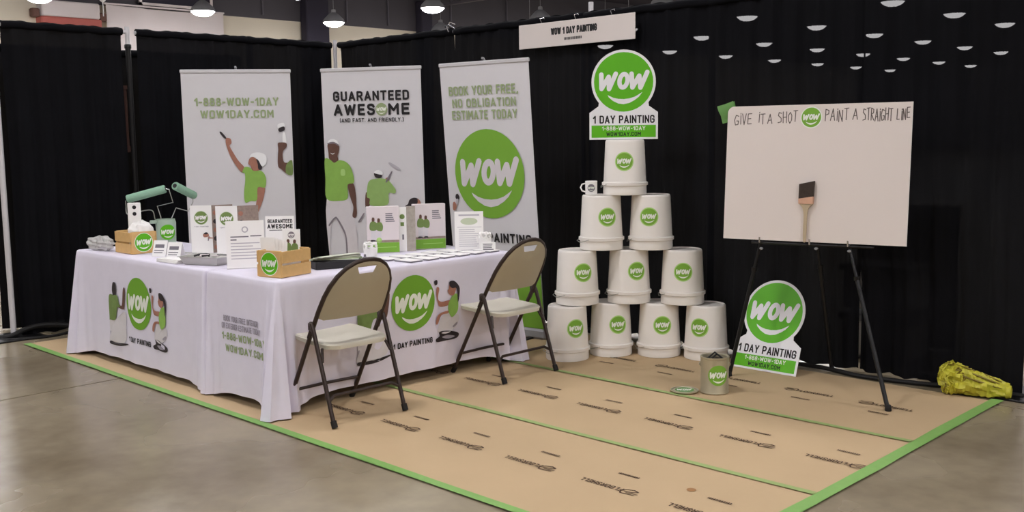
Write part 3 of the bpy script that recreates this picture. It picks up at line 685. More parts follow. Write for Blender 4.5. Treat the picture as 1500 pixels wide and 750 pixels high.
# ------------------------------------------------------------------ folding chairs
def make_chair():
    r = thing('folding_chair', 'x', 'chair', (0, 0, 0), group='folding chairs at the printed table')
    X = lambda z: .245-.575*z
    prof = [(0, .222), (.2, .222), (.45, .222), (.60, .220), (.68, .212), (.74, .196), (.79, .168), (.83, .128), (.857, .080), (.868, .035)]
    path = [(X(z), -w, z) for z, w in prof] + [(X(.87), 0, .87)] + [(X(z), w, z) for z, w in reversed(prof)]
    MB().tube(path, .0125, 10).build('front_frame', 'chair_frame', r)
    for s in (-1, 1):
        MB().tube([(-.235, s*.236, 0), (-.07, s*.236, .50), (-.055, s*.236, .53)], .012, 8).build('rear_leg', 'chair_frame', r)
        MB().tube([(-.235-.004, s*.236, -.0), (-.225, s*.236, .035)], .0165, 10).build('foot_cap', 'black_rubber', r)
        MB().tube([(X(0)+.002, s*.222, 0), (X(.035), s*.222, .035)], .0165, 10).build('foot_cap', 'black_rubber', r)
        m = MB(); m.tube([(-.055, s*.231, .525), (X(.45)+.0, s*.231, .45)], .010, 6); m.rbox((-.045, s*.229, .515), (.04, .03, .05), .008); m.build('hinge', 'chair_frame', r)
        m = MB(); m.tube([(-.13, s*.226, .33), (-.10, s*.205, .40)], .008, 6); m.build('seat_link', 'chair_frame', r)
    MB().tube([(X(.13), -.222, .13), (X(.13)+.012, 0, .13), (X(.13), .222, .13)], .009, 8).build('front_crossbar', 'chair_frame', r)
    MB().tube([(-.19, -.236, .13), (-.175, -.19, .155), (-.175, .19, .155), (-.19, .236, .13)], .009, 8).build('rear_crossbar', 'chair_frame', r)
    # backrest with a hand hole: both loops sampled round the hole's centre
    outl = [(z, w-.010) for z, w in prof if z >= .55]; outl = [(.545, .208)] + outl
    poly = [(-w, z) for z, w in outl] + [(w, z) for z, w in reversed(outl)]   # (y, z) closed along the bottom
    poly = [(y, min(z, .862)) for y, z in poly]
    hole = [(-.062, .832), (.062, .832), (.046, .795), (-.046, .795)]
    def cast(pl, c, q):
        dx, dy = math.cos(q), math.sin(q); best = None
        for i in range(len(pl)):
            (x0, y0), (x1, y1) = pl[i], pl[(i+1) % len(pl)]
            ex, ey = x1-x0, y1-y0; det = dx*(-ey)+ex*dy
            if abs(det) < 1e-9: continue
            t = ((x0-c[0])*(-ey)+ex*(y0-c[1]))/det; s = (dx*(y0-c[1])-dy*(x0-c[0]))/det
            if t > 0 and -1e-6 <= s <= 1+1e-6 and (best is None or t < best): best = t
        return (c[0]+dx*best, c[1]+dy*best)
    n = 64; cc = (0, .813); K = 5; rings = []
    for k in range(K+1):
        ring = []
        for i in range(n):
            q = 2*PI*i/n; a = cast(hole, cc, q); b = cast(poly, cc, q); f = k/K
            ring.append((a[0]+(b[0]-a[0])*f, a[1]+(b[1]-a[1])*f))
        rings.append(ring)
    m = MB(); vs = []
    bow = lambda y, z: X(z)-.028*(1-(y/.22)**2)*min(1, max(0, (.87-z)/.12))-.004
    for side in (0, 1):
        for k, ring in enumerate(rings):
            th = .005 if 0 < k < K else .0015
            for y, z in ring: vs.append((bow(y, z)+(th if side == 0 else -th), y, z))
    fs = []; S = (K+1)*n
    for k in range(K):
        for i in range(n):
            j = (i+1) % n
            fs.append((k*n+i, (k+1)*n+i, (k+1)*n+j, k*n+j)); fs.append((S+k*n+j, S+(k+1)*n+j, S+(k+1)*n+i, S+k*n+i))
    for i in range(n):
        j = (i+1) % n; fs.append((i, j, S+j, S+i)); fs.append((K*n+j, K*n+i, S+K*n+i, S+K*n+j))
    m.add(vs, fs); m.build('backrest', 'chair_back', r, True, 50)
    # seat: dished slab with rounded corners and a rolled rim
    def rr(hx, hy, rad, k=6):
        p = []
        for cx_, cy_, q0 in ((hx-rad, hy-rad, 0), (-hx+rad, hy-rad, PI/2), (-hx+rad, -hy+rad, PI), (hx-rad, -hy+rad, 1.5*PI)):
            for i in range(k+1): q = q0+PI/2*i/k; p.append((cx_+rad*math.cos(q), cy_+rad*math.sin(q)))
        return p
    m = MB(); vs = []; fs = []
    lv = [(.186, .185, .07, -.030), (.202, .200, .08, -.026), (.206, .204, .08, -.004), (.200, .198, .08, .003), (.180, .178, .075, .000), (.12, .12, .06, -.006), (.05, .05, .03, -.008)]
    for hx, hy, rad, dz in lv:
        for x, y in rr(hx, hy, rad): vs.append((x+.03, y, .432+.06*x+dz))
    q = len(vs)//len(lv)
    for k in range(len(lv)-1):
        for i in range(q): j = (i+1) % q; fs.append((k*q+i, k*q+j, (k+1)*q+j, (k+1)*q+i))
    fs += [tuple(range(q-1, -1, -1)), tuple((len(lv)-1)*q+i for i in range(q))]
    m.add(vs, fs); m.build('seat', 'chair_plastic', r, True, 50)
    return r
ch = make_chair(); ch.location = (3.72, -1.483, .008); ch.rotation_euler = (0, 0, PI); ch['label'] = 'beige folding chair nearest the bucket pyramid'
c2 = copy_tree(ch); c2.location = (3.72, -2.745, .008); c2.rotation_euler = (0, 0, PI-.02); c2['label'] = 'beige folding chair at the near corner of the printed tables'

# ------------------------------------------------------------------ bucket pyramid
BH = .368
def b_rad(z): return .1435-.0135*(z-.09)/.26
bm_ = MB(); bm_.lathe([(.136, .004), (.140, 0), (.1455, .002), (.1465, .028), (.1455, .032), (.1450, .060), (.1545, .064), (.1550, .082), (.1450, .088), (.1435, .095), (.1305, .352), (.1285, .362), (.1235, BH), (.119, BH), (.117, BH-.006)], 48)
bmesh_body = bm_.mesh('bucket_body', ['bucket_white'], True, 35)
def make_sticker():
    mp = lambda u, v, h: ((b_rad(.225+v)+h)*math.cos(u/.137), (b_rad(.225+v)+h)*math.sin(u/.137), .225+v)
    d = MB(); put_disc(d, 0, 0, .056, mp, .0012, 0); put_disc(d, 0, 0, .063, mp, .0012, 1, r0=.056, rings=1)
    l = MB(); wow_letters(l, 0, 0, .056, mp, .0022)
    return d.mesh('sticker', ['banner_green', 'pale'], False), l.mesh('sticker_lettering', ['logo_white'], False)
stk, stl = make_sticker()
def bucket(x, y, z, off, label):
    a = math.atan2(CAM.y-y, CAM.x-x)+off
    r = thing('bucket', label, 'bucket', (x, y, z), (0, 0, a), 'upturned white buckets of the pyramid')
    for nm, me, par in (('body', bmesh_body, None), ('sticker', stk, None), ('lettering', stl, 1)):
        o = bpy.data.objects.new(nm, me); C.objects.link(o); o.parent = last if par else r; last = o
    h = MB(); h.tube([(-.10, -.118, .072), (-.04, -.162, .058), (.04, -.160, .050), (.10, -.120, .072)], .0025, 6); h.build('bail', 'wire', r)
BK = [(3.7565, -.9055, 0, .45, 'bottom row bucket at the left end beside the folding chair'), (3.8898, -.5984, 0, .38, 'bottom row bucket second from the chair'), (4.1548, -.3994, 0, .17, 'bottom row bucket third from the chair'), (4.4555, -.2786, 0, -.34, 'bottom row bucket at the right end behind the paint can'),
      (3.7658, -.8075, 1, .31, 'second row bucket on the left side'), (3.9927, -.5276, 1, .41, 'second row bucket in the middle'), (4.3045, -.3396, 1, .03, 'second row bucket on the right side'),
      (3.8714, -.6752, 2, .31, 'third row bucket carrying the mug'), (4.1256, -.4559, 2, -.10, 'third row bucket right of the one with the mug'), (3.9922, -.5716, 3, -.03, 'single top bucket carrying the green logo sign')]
for x, y, k, off, lab in BK: bucket(x, y, .0055+k*BH if k == 0 else k*(BH+.001)+.005, off, 'upturned white bucket, '+lab)
r = thing('mug', 'small white mug with a logo standing on the third row bucket', 'mug', (3.822, -.722, 3*(BH+.001)+.006), (0, 0, math.atan2(CAM.y+.72, CAM.x-3.82)))
MB().lathe([(.036, .0), (.040, .002), (.041, .09), (.039, .092), (.037, .09), (.036, .008), (.002, .006)], 28).build('body', 'paper_white', r)
MB().tube([(.004, -.039, .075), (.004, -.062, .070), (.004, -.072, .048), (.004, -.062, .026), (.004, -.039, .018)], .005, 8).build('handle', 'paper_white', r)
mp = lambda u, v, h: ((.041+h)*math.cos(u/.041), (.041+h)*math.sin(u/.041), .046+v)
o, l = logo(r, 0, 0, .026, mp, .0008, 'ink_grey', name='printed_logo', dh=.0008); l.build('logo_lettering', 'logo_white', o, False)

# ------------------------------------------------------------------ yard signs
def yard_sign(loc, rot, label):
    r = thing('yard_sign', label, 'sign', loc, rot, 'green round-topped signs')
    W = .2285; cy, R1 = .381, .214; out = [(-W, 0), (W, 0), (W, .179), (.168, .222)]
    a0 = math.atan2(.245-cy, .165); 
    for k in range(41):
        q = a0+(PI-2*a0)*k/40; out.append((R1*math.cos(q), cy+R1*math.sin(q)))
    out += [(-.168, .222), (-W, .179)]
    p = MB(); p.slab(out, FLAT, -.004, .0); p.build('panel', 'sign_white', r, False)
    o, l = logo(r, 0, cy, .197, FLAT, .0008); l.build('logo_lettering', 'sign_white', o, False)
    b = MB(); put_quad(b, -W+.014, W-.014, .013, .094, FLAT, .0008); bo = b.build('green_strip', 'sign_green', r, False)
    words(r, 'ink_black', [('1 DAY PAINTING', -.205, .207, .107, .160, .17)], FLAT, .0008)
    words(bo, 'logo_white', [('1-888-WOW-1DAY', -.145, .145, .060, .087, .17)], FLAT, .0016)
    words(bo, 'ink_black', [('WOW1DAY.COM', -.115, .115, .022, .049, .17)], FLAT, .0016)
yz = math.atan2(CAM.y+.57, CAM.x-3.99)+PI/2
yard_sign((3.992-.0*1, -.585, 4*(BH+.001)+.006), (-.015, 0, yz), 'green and white logo sign standing on top of the bucket pyramid')
yard_sign((4.965, -.405, .008), (-.345, 0, .0), 'green and white logo sign leaning on the drape behind the easel leg')

# ------------------------------------------------------------------ easel, board, brush
def at(o, u, v, h, yaw, lean):
    """point on a leaning plate (u across, v up, h out of its front)"""
    return Vector(o) + Matrix.Rotation(yaw, 3, 'Z') @ Matrix.Rotation(lean, 3, 'X') @ Vector((u, -h, v))
BO, BYAW, BLEAN = (5.376, -.598, .875), .19, -.07
r = thing('easel', 'black metal tripod easel carrying the white board', 'easel', (5.40, -.5, 0))
F_R = Vector((.547, -.274, .008)); F_L = Vector((-.53, -.146, .008)); F_B = Vector((-.12, .40, .008))
H_R = Vector((-.11, .19, 1.5)); H_L = Vector((-.27, .04, 1.5)); H_B = Vector((-.19, .125, 1.5))
for ft, hb, nm in ((F_R, H_R, 'front_leg'), (F_L, H_L, 'front_leg'), (F_B, H_B, 'rear_leg')):
    k = ft+(hb-ft)*.45
    MB().tube([ft, k], .0125, 10).build(nm, 'black_metal', r)
    MB().tube([k, hb], .0095, 10).build('upper_leg', 'black_metal', r)
    MB().lathe([(.016, -.012), (.017, -.01), (.017, .012), (.015, .014)], 10, k).build('leg_collar', 'black_metal', r)
    MB().lathe([(.018, 0), (.019, .004), (.015, .03), (.012, .034)], 10, ft-Vector((0, 0, .003))).build('foot', 'black_rubber', r)
MB().tube([H_L+Vector((-.02, 0, 0)), H_B, H_R+Vector((.02, 0, 0))], .013, 8).build('hub', 'black_metal', r)
Minv = Matrix.Translation((-5.40, .5, 0))
for u in (-.30, .0, .22):
    p = Minv @ at(BO, u, -.012, .02, BYAW, BLEAN); q = Minv @ at(BO, u, -.012, -.10, BYAW, BLEAN)
    m = MB(); m.tube([q, p, p+Vector((0, 0, .03))], .005, 8); m.build('board_peg', 'chrome', r)
pk = [Minv @ at(BO, u, -.016, -.014, BYAW, BLEAN) for u in (-.36, .36)]
MB().tube(pk, .008, 8).build('ledge', 'black_metal', r)
for u, v in ((-.30, -.06), (.22, -.05), (.03, -.045)):
    MB().lathe([(.004, 0), (.011, .004), (.011, .012), (.004, .016)], 10, Minv @ at(BO, u, v, -.02, BYAW, BLEAN)).build('wing_knob', 'grey_plastic', r)

BW, BHt = 1.07, .80
bd = thing('foam_board', 'large white board on the easel with hand lettering along its top', 'board', BO, (BLEAN, 0, BYAW))
out = [(-BW/2, 0), (BW/2, 0), (BW/2, BHt)]
for k in range(9): q = PI/2+PI/2*k/8; out.append((-BW/2+.04+.04*math.cos(q), BHt-.04+.04*math.sin(q)))
p = MB(); p.slab(out, FLAT, -.010, 0, 0, 1); p.build('panel', ['board_white', 'paper_white'], bd, False)
HAND = {'G': [[(.55,.85),(.2,.95),(.0,.5),(.15,.05),(.5,.1),(.55,.42),(.3,.42)]], 'I': [[(.15,0),(.15,.8)],[(.15,.93),(.16,1.0)]], 'V': [[(.0,1),(.25,0),(.5,1)]],
        'E': [[(.5,.97),(.02,.95),(.02,.03),(.5,.05)],[(.02,.5),(.4,.52)]], 'T': [[(0,.97),(.55,1.0)],[(.28,.98),(.26,0)]], 'A': [[(0,0),(.28,1),(.55,0)],[(.1,.35),(.46,.37)]],
        'S': [[(.5,.9),(.15,.98),(.05,.7),(.45,.45),(.45,.12),(.02,.05)]], 'H': [[(0,1),(.02,0)],[(.5,1),(.48,0)],[(.02,.5),(.5,.52)]],
        'O': [[(.28,1),(.04,.75),(.03,.3),(.25,0),(.48,.3),(.5,.72),(.28,1)]], 'P': [[(.03,0),(.05,1),(.45,.9),(.45,.6),(.05,.5)]], 'N': [[(.02,0),(.03,1),(.47,.02),(.48,1)]],
        'R': [[(.03,0),(.05,1),(.45,.88),(.43,.6),(.06,.5),(.5,0)]], 'L': [[(.04,1),(.03,.04),(.45,.05)]]}
def hand_text(mb, s, u0, u1, v0, v1, w, seed=0):
    rnd = random.Random(seed); adv = {'I': .36, ' ': .45}; tot = sum(adv.get(c, .72) for c in s); k = (u1-u0)/tot; x = u0
    for c in s:
        if c != ' ':
            dv = rnd.uniform(-.006, .006); sk = rnd.uniform(-.03, .05)
            for st in HAND[c]: put_stroke(mb, [(x+(px+sk*py)*k, v0+dv+py*(v1-v0)) for px, py in st], w, FLAT, .0006, 0, 1)
        x += adv.get(c, .72)*k
x = 0
for wd, u0, u1, v0, v1, sd in (('GIVE', -.492, -.375, .690, .755, 1), ('IT', -.345, -.292, .697, .757, 2), ('A', -.285, -.250, .697, .752, 3), ('SHOT', -.222, -.100, .698, .762, 4), ('PAINT', .055, .195, .702, .768, 5), ('A', .212, .246, .705, .765, 6), ('STRAIGHT', .268, .435, .702, .770, 7), ('LINE', .452, .528, .705, .766, 8)):
    t = MB(); hand_text(t, wd, u0, u1, v0, v1, .0052, sd); t.build('hand_lettering', 'marker', bd, False)
o, l = logo(bd, -.025, .725, .057, FLAT, .0008, 'banner_green', 1.1, 'sticker'); l.build('logo_lettering', 'logo_white', o, False)
m = MB(); m.grid(lambda a, b: (-.575+.10*a-.03*b+.004*math.sin(b*5), .014+.012*math.sin(a*PI)+.01*math.cos(b*4), .70+.105*b+.03*a), 8, 8); m.grid(lambda a, b: (-.575+.10*(1-a)-.03*b, .020+.012*math.sin(a*PI), .70+.105*b+.03*(1-a)), 8, 8)
o = m.build('tape_flag', 'masking_green', None); o.location = BO; o.rotation_euler = (BLEAN, 0, BYAW); tag(o, 'green masking tape flag sticking out behind the board corner', 'tape')

br = thing('paint_brush', 'large angled paint brush standing upright against the white board', 'brush', at(BO, -.03, .004, .006, BYAW, BLEAN), (BLEAN, 0, BYAW))
hd = MB()
outl = smooth_loop([(-.006, .0), (.006, .0), (.009, .06), (.0085, .12), (.011, .17), (.020, .20), (.038, .222), (-.038, .222), (-.020, .20), (-.011, .17), (-.0085, .12), (-.009, .06)], 3)
hd.slab(outl, FLAT, .004, .018); hd.build('handle', 'brush_wood', br, False)
MB().slab([(-.042, .218), (.042, .218), (.043, .262), (-.043, .248)], FLAT, .001, .022).build('ferrule', 'copper', br, False)
b = MB(); b.slab([(-.043, .247), (.043, .261), (.046, .352), (-.042, .333)], FLAT, .003, .020); b.build('bristles', 'bristle', br, False)

# ------------------------------------------------------------------ paint can, lid
pc = thing('paint_can', 'open metal paint can with a green logo on the floor paper', 'can', (5.02, -1.045, .0065), (0, 0, math.atan2(CAM.y+1.045, CAM.x-5.02)))
MB().lathe([(.070, .0), (.082, .002), (.083, .008), (.081, .012), (.081, .205), (.084, .209), (.084, .216), (.078, .217), (.072, .212), (.072, .06)], 40).build('body', 'tin', pc, True, 35)
MB().lathe([(.0715, .192), (.06, .197), (.03, .190), (.004, .194)], 24).build('contents', 'tin_inside', pc)
m = MB(); m.tube([(.02, -.05, .195), (-.01, .0, .235), (.03, .055, .2)], .006, 6); m.tube([(-.03, -.02, .195), (.0, .01, .225), (.04, -.03, .2)], .005, 6); m.build('crumpled_wrap', 'black_rubber', pc)
mp = lambda u, v, h: ((.081+h)*math.cos(u/.081), (.081+h)*math.sin(u/.081), .115+v)
off = .28
mp2 = lambda u, v, h: mp(u+.023, v, h)
o, l = logo(pc, 0, 0, .060, mp2, .0010, 'banner_green', name='printed_logo', dh=.001); l.build('logo_lettering', 'logo_white', o, False)
for s in (-1, 1): MB().lathe([(.012, 0), (.012, .004), (.004, .008)], 12, (0, s*.081, .17), rot=Matrix.Rotation(-s*PI/2, 3, 'X')).build('bail_ear', 'tin', pc)
MB().tube([(.0+.004*math.sin(k), -.092*math.cos(PI*k/14), .17-.115*math.sin(PI*k/14)) if False else (-.084*math.sin(PI*k/14)-.004, -.090*math.cos(PI*k/14), .17-.06*math.sin(PI*k/14)) for k in range(15)], .002, 6).build('bail', 'wire', pc)
ld = thing('can_lid', 'round metal lid lying on the floor paper beside the paint can', 'lid', (4.885, -1.155, .0070))
MB().lathe([(.066, 0), (.078, .003), (.083, .008), (.083, .012), (.076, .013), (.072, .006), (.066, .005), (.064, .010), (.058, .0105), (.004, .0105)], 40).build('rim', 'tin', ld, True, 35)
d = MB(); put_disc(d, 0, 0, .056, LAY, .0110, 0); o = d.build('printed_disc', 'masking_green', ld, False)
l = MB(); wow_letters(l, 0, 0, .052, lambda u, v, h: (u*.75-v*.66, u*.66+v*.75, h), .0118); l.build('lettering', 'logo_white', o, False)

# ------------------------------------------------------------------ yellow bundle and cables by the drape
yb = thing('plastic_bundle', 'crumpled yellow plastic bundle on the floor at the right end of the drape', 'bundle', (6.165, -.135, .008), (0, 0, .22))
rnd = random.Random(11); NS, NR = 34, 30
def ybr(a): return .090*math.sqrt(max(.02, 1-(1-min(1, a/.16))**2))*(1-.55*max(0, a-.30)/.70)
jit = [[rnd.uniform(-1, 1) for _ in range(NR)] for _ in range(NS+1)]
vs = []; fs = []
for i in range(NS+1):
    a = i/NS; rr_ = ybr(a)
    for k in range(NR):
        q = 2*PI*k/NR; w = max(0, 1-a/.45)
        rad = rr_*(1+(.09+.13*w)*jit[i][k]+.12*math.sin(5*q+a*9)+.06*math.sin(9*q-a*13))
        vs.append((-.185+.37*a+.012*w*jit[i][(k+3) % NR], rad*math.cos(q), max(.002, .085*(1-.5*a)+rad*math.sin(q)*.95)))
for i in range(NS):
    for k in range(NR): l = (k+1) % NR; fs.append((i*NR+k, i*NR+l, (i+1)*NR+l, (i+1)*NR+k))
fs += [tuple(range(NR-1, -1, -1)), tuple(NS*NR+k for k in range(NR))]
m = MB(); m.add(vs, fs); m.build('wrap', 'yellow_plastic', yb, True, 20)
for k in range(30):
    a = rnd.uniform(.0, .42); q = rnd.uniform(-.2, PI+.6); rr_ = max(.03, ybr(a))*1.02; x = -.185+.37*a; pts = []
    for i in range(6):
        f = i/5; qq = q+rnd.uniform(-.12, .12)+f*rnd.uniform(.3, .8); rd = rr_*(1+.10*math.sin(f*PI)); pts.append((x-.006+.03*f*rnd.uniform(-1, 1), rd*math.cos(qq), max(.01, .085*(1-.5*a)+rd*math.sin(qq)*.95)))
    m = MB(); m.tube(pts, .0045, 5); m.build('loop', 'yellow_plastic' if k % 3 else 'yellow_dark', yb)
for k in range(4):
    pts = []
    for i in range(7):
        a = .30+.10*i; rd = ybr(a)*1.03; q = 1.0+.5*k+.05*i; pts.append((-.185+.37*a, rd*math.cos(q), .085*(1-.5*a)+rd*math.sin(q)*.95))
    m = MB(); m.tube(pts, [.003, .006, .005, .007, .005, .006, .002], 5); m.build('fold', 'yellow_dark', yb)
m = MB(); m.lathe([(.030, 0), (.040, .006), (.036, .030), (.02, .034)], 11, (.165, -.012, .040), rot=Matrix.Rotation(PI/2, 3, 'Y')); m.build('bundle_end', 'yellow_plastic', yb)
def cable(pts, rad, name, mt, label, cat='cable', group=None):
    p = [Vector(q) for q in pts]; o0 = p[0].copy(); dense = []
    for i in range(len(p)-1):
        a, b, c, d = p[max(i-1, 0)], p[i], p[i+1], p[min(i+2, len(p)-1)]
        for j in range(8):
            t = j/8; dense.append(.5*((2*b)+(-a+c)*t+(2*a-5*b+4*c-d)*t*t+(-a+3*b-3*c+d)*t**3)-o0)
    dense.append(p[-1]-o0); m = MB(); m.tube(dense, rad, 8); o = m.build(name, mt, None); o.location = o0
    tag(o, label, cat, group)
cable([(-.55, -3.75, .012), (-.12, -3.42, .014), (.02, -3.22, .02), (.02, -3.08, .06), (.03, -2.95, .075), (.06, -2.75, .05), (.14, -2.55, .02), (.2, -2.3, .014)], .02, 'power_cable', 'black_rubber', 'thick black cable arching over the floor at the left drape end', group='cables on the floor')
cable([(-.5, -3.6, .01), (-.1, -3.36, .01), (.12, -3.2, .011), (.2, -2.95, .011), (.12, -2.7, .011), (.1, -2.3, .01)], .011, 'power_cable', 'black_rubber', 'thin black cable lying flat beside the left pole', group='cables on the floor')
cable([(4.75, -.13, .018), (5.2, -.10, .016), (5.5, -.16, .016), (5.8, -.12, .016), (6.05, -.06, .018), (6.4, -.02, .016)], .014, 'power_cable', 'black_rubber', 'black cable lying along the foot of the back drape', group='cables on the floor')
m = MB(); m.rbox((0, 0, .02), (.22, .06, .035), .008); m.rbox((.05, -.001, .04), (.05, .04, .012), .004)
tag(m.build('power_strip', 'white_plastic', None, False, loc=(5.86, .10, 0), rot=(0, 0, .15)), 'pale power strip under the hem of the back drape', 'power strip')
r = thing('cardboard_box', 'brown box standing beyond the right end of the drape', 'box', (6.62, .55, 0), (0, 0, .2))
MB().rbox((0, 0, .45), (.3, .4, .9), .006).build('body', 'box_card', r, False); MB().rbox((0, 0, .902), (.06, .4, .004), .001).build('packing_tape', 'wood', r, False)

# ------------------------------------------------------------------ things on the tables
Z = TH+.0015
def crate(loc, rz, label):
    """end panel with the logo faces -y, slatted sides run along y"""
    r = thing('wooden_crate', label, 'crate', loc, (0, 0, rz), 'small wooden crates on the tables'); W, L, H = .175, .235, .15
    for s in (-1, 1): MB().rbox((0, s*(L/2-.006), H/2), (W, .012, H), .003).build('end_panel', 'wood', r, False)
    for s in (-1, 1):
        for z in (.036, .114): MB().rbox((s*(W/2+.004), 0, z), (.008, L, .066), .002).build('slat', 'wood', r, False)
    for x in (-.055, 0, .055): MB().rbox((x, 0, .006), (.05, L-.03, .008), .002).build('floor_slat', 'wood_dark', r, False)
    mp = lambda u, v, h: (u, -L/2-h, v)
    o, l = logo(r, 0, .076, .062, mp, .0012, 'sign_green', 1.06, 'sticker'); l.build('logo_lettering', 'logo_white', o, False)
    return r
def crumple(name, size, loc, rz, mt, label, cat, seed, n=22, sharp=.3):
    rnd = random.Random(seed); ph = [rnd.uniform(0, 6.3) for _ in range(9)]
    m = MB()
    def fn(a, b):
        q = 2*PI*a; e = (b-.5)*PI; c = math.cos(e)
        f = 1+sharp*(math.sin(3*q+ph[0]+4*b)*.35+math.sin(7*q+ph[1]-6*b)*.3+math.sin(11*b*3+ph[2]+2*q)*.25+math.sin(13*q+9*b+ph[3])*.2)
        return (size[0]/2*c*math.cos(q)*f, size[1]/2*c*math.sin(q)*f, max(.0, size[2]*(.5+.5*math.sin(e)*f)))
    m.grid(fn, n*2, n)
    o = m.build(name, mt, None, True, 30, loc=loc, rot=(0, 0, rz)); tag(o, label, cat); return o
crumple('plastic_bag', (.25, .11, .095), (1.19, -2.95, Z), .2, 'clear_bag', 'crumpled clear plastic bag at the left end of the table', 'bag', 4)
C1 = (1.505, -2.845, Z); A1 = 1.56
crate(C1, A1, 'small wooden crate with a logo holding white wrapping at the table end')
crumple('wrapping_paper', (.17, .15, .150), (1.53, -2.815, Z+.065), A1, 'paper_white', 'crumpled white wrapping stuffed in the left crate', 'paper', 9, sharp=.17)
r = thing('brush_box', 'tall white carton with dark holes standing in the left crate', 'box', (1.505, -2.845, Z+.012), (0, .0, A1-.4))
MB().rbox((0, 0, .165), (.085, .035, .33), .003).build('carton', 'paper_white', r, False)
m = MB(); put_disc(m, .0, .30, .013, lambda u, v, h: (u, -.0175-h, v), .0006, 0, rings=1, n=16); put_disc(m, .0, .255, .013, lambda u, v, h: (u, -.0175-h, v), .0006, 0, rings=1, n=16); m.build('printed_dots', 'ink_black', r, False)
# container with two rollers
RB = Vector((1.27, -2.50, Z))
r = thing('roller_container', 'cloudy green plastic container with a logo holding the paint rollers', 'container', RB, (0, 0, math.atan2(CAM.y-RB.y, CAM.x-RB.x)))
MB().lathe([(.058, 0), (.066, .004), (.072, .17), (.066, .19), (.066, .196), (.060, .196), (.060, .18), (.056, .02)], 28).build('body', 'clear_green', r)
mp = lambda u, v, h: ((.0705+h)*math.cos(u/.07), (.0705+h)*math.sin(u/.07), .105+v)
o, l = logo(r, 0.012, 0, .055, mp, .003, 'sign_green', name='sticker', dh=.0012); l.build('logo_lettering', 'logo_white', o, False)
MB().rbox((.03, -.085, .18), (.05, .05, .022), .006).build('spout', 'clear_green', r, False)
def roller(cover, path, label):
    a, b = Vector(cover[0]), Vector(cover[1]); o0 = RB
    r = thing('paint_roller', label, 'roller', o0, group='paint rollers')
    d = (b-a).normalized(); a, b = a-o0, b-o0
    MB().tube([a, a+d*.008, b-d*.008, b], [.026, .030, .030, .026], 20).build('roller_cover', 'roller_cover', r)
    MB().tube([a-d*.003, a+d*.004], .016, 16).build('end_cap', 'grid_dark', r); MB().tube([b-d*.004, b+d*.003], .016, 16).build('end_cap', 'grid_dark', r)
    MB().tube([Vector(p)-o0 for p in path], .0035, 6).build('wire_frame', 'wire', r)
    MB().tube([Vector(path[-1])-o0+Vector((0, 0, .0)), Vector(path[-1])-o0+Vector((.004, .004, -.12))], .012, 10).build('grip', 'grid_dark', r)
VR = Vector((.718, .696, 0)); VU = Vector((0, 0, 1))
def rp(du, dv, dep=0): return RB+VR*du+VU*dv+Vector((.70, -.71, 0))*dep
roller((rp(-.265, .345, .02), rp(.005, .415, -.02)), [rp(.005, .415, -.02), rp(.03, .41, -.02), rp(.055, .315, -.02), rp(-.055, .290, 0), rp(-.035, .215, 0), rp(-.025, .15, 0)], 'pale green paint roller lying level at the left, held in the container')
roller((rp(.10, .44, .06), rp(.17, .355, -.16)), [rp(.17, .345, -.12), rp(.17, .31, -.12), rp(.145, .245, -.08), rp(.075, .275, -.02), rp(.045, .20, 0), rp(.035, .15, 0)], 'pale green paint roller pointing at the viewer, right of the other roller')
cable([rp(-.275, .335, .02), rp(-.275, .30, .02), rp(-.26, .235, .03), rp(-.14, .262, .03), rp(-.085, .258, .02), rp(-.07, .20, .02), rp(-.06, .15, .0)], .0035, 'bent_wire_handle', 'wire', 'bare wire roller frame bent down left of the container', 'wire')
def tent(loc, rz, label, w=.10, h=.105):
    r = thing('tent_card', label, 'card', loc, (0, 0, rz), 'white tent cards'); d = .04
    for s in (-1, 1):
        m = MB(); m.slab([(-w/2, 0), (w/2, 0), (w/2, h), (-w/2, h)], lambda u, v, t: (u, s*(-d*(1-v/h))-s*t*.9, v), -.0008, .0008); m.build('leaf', 'paper_white', r, False)
    m = MB(); bars(m, -w*.35, w*.35, h*.52, h*.78, 1, lambda u, v, t: (u, -d*(1-v/h)-t, v), .0016, fill=.8); bars(m, -w*.38, w*.38, h*.18, h*.45, 2, lambda u, v, t: (u, -d*(1-v/h)-t, v), .0016, seed=3, fill=.4); m.build('print', 'ink_grey', r, False)
tent((1.87, -2.845, Z), .55, 'white tent card next to the crate stuffed with wrapping')
tent((2.065, -2.845, Z), .55, 'white tent card nearer the foil tray')
r = thing('card_stack', 'low stack of white cards at the table edge', 'cards', (2.25, -2.965, Z), (0, 0, .08))
for k in range(4): MB().rbox((.004*(k % 2), .003*k-.004, .004+k*.0055), (.23, .09, .005), .001, Matrix.Rotation(.03*(k-1), 3, 'Z')).build('card', 'paper_white', r, False)
for k, (x, y, a) in enumerate(((1.90, -2.64, .5), (2.06, -2.62, .7), (2.2, -2.68, .3))):
    o = MB().rbox((0, 0, .0015+0*k), (.2, .12, .003), .001).build('leaflet', 'paper_white', None, False, loc=(x, y, Z), rot=(0, 0, a))
    m = MB(); bars(m, -.08, .06, -.04, .04, 4, LAY, .0036, seed=k); m.build('print', 'ink_grey', o, False); tag(o, ['loose white leaflet lying behind the crate side tent card', 'loose white leaflet lying behind the second tent card', 'loose white leaflet lying just behind the foil tray'][k], 'leaflet', 'leaflets lying on the table')
r = thing('foil_tray', 'shallow foil paint tray with scraps on the table corner', 'tray', (2.51, -2.86, Z), (0, 0, .35))
m = MB(); a, b = .145, .095
def trring(hx, hy, z): return [(-hx, -hy, z), (hx, -hy, z), (hx, hy, z), (-hx, hy, z)]
rs = [trring(a-.02, b-.02, 0), trring(a, b, .05), trring(a+.012, b+.012, .052), trring(a+.012, b+.012, .049), trring(a+.002, b+.002, .047), trring(a-.018, b-.018, .003)]
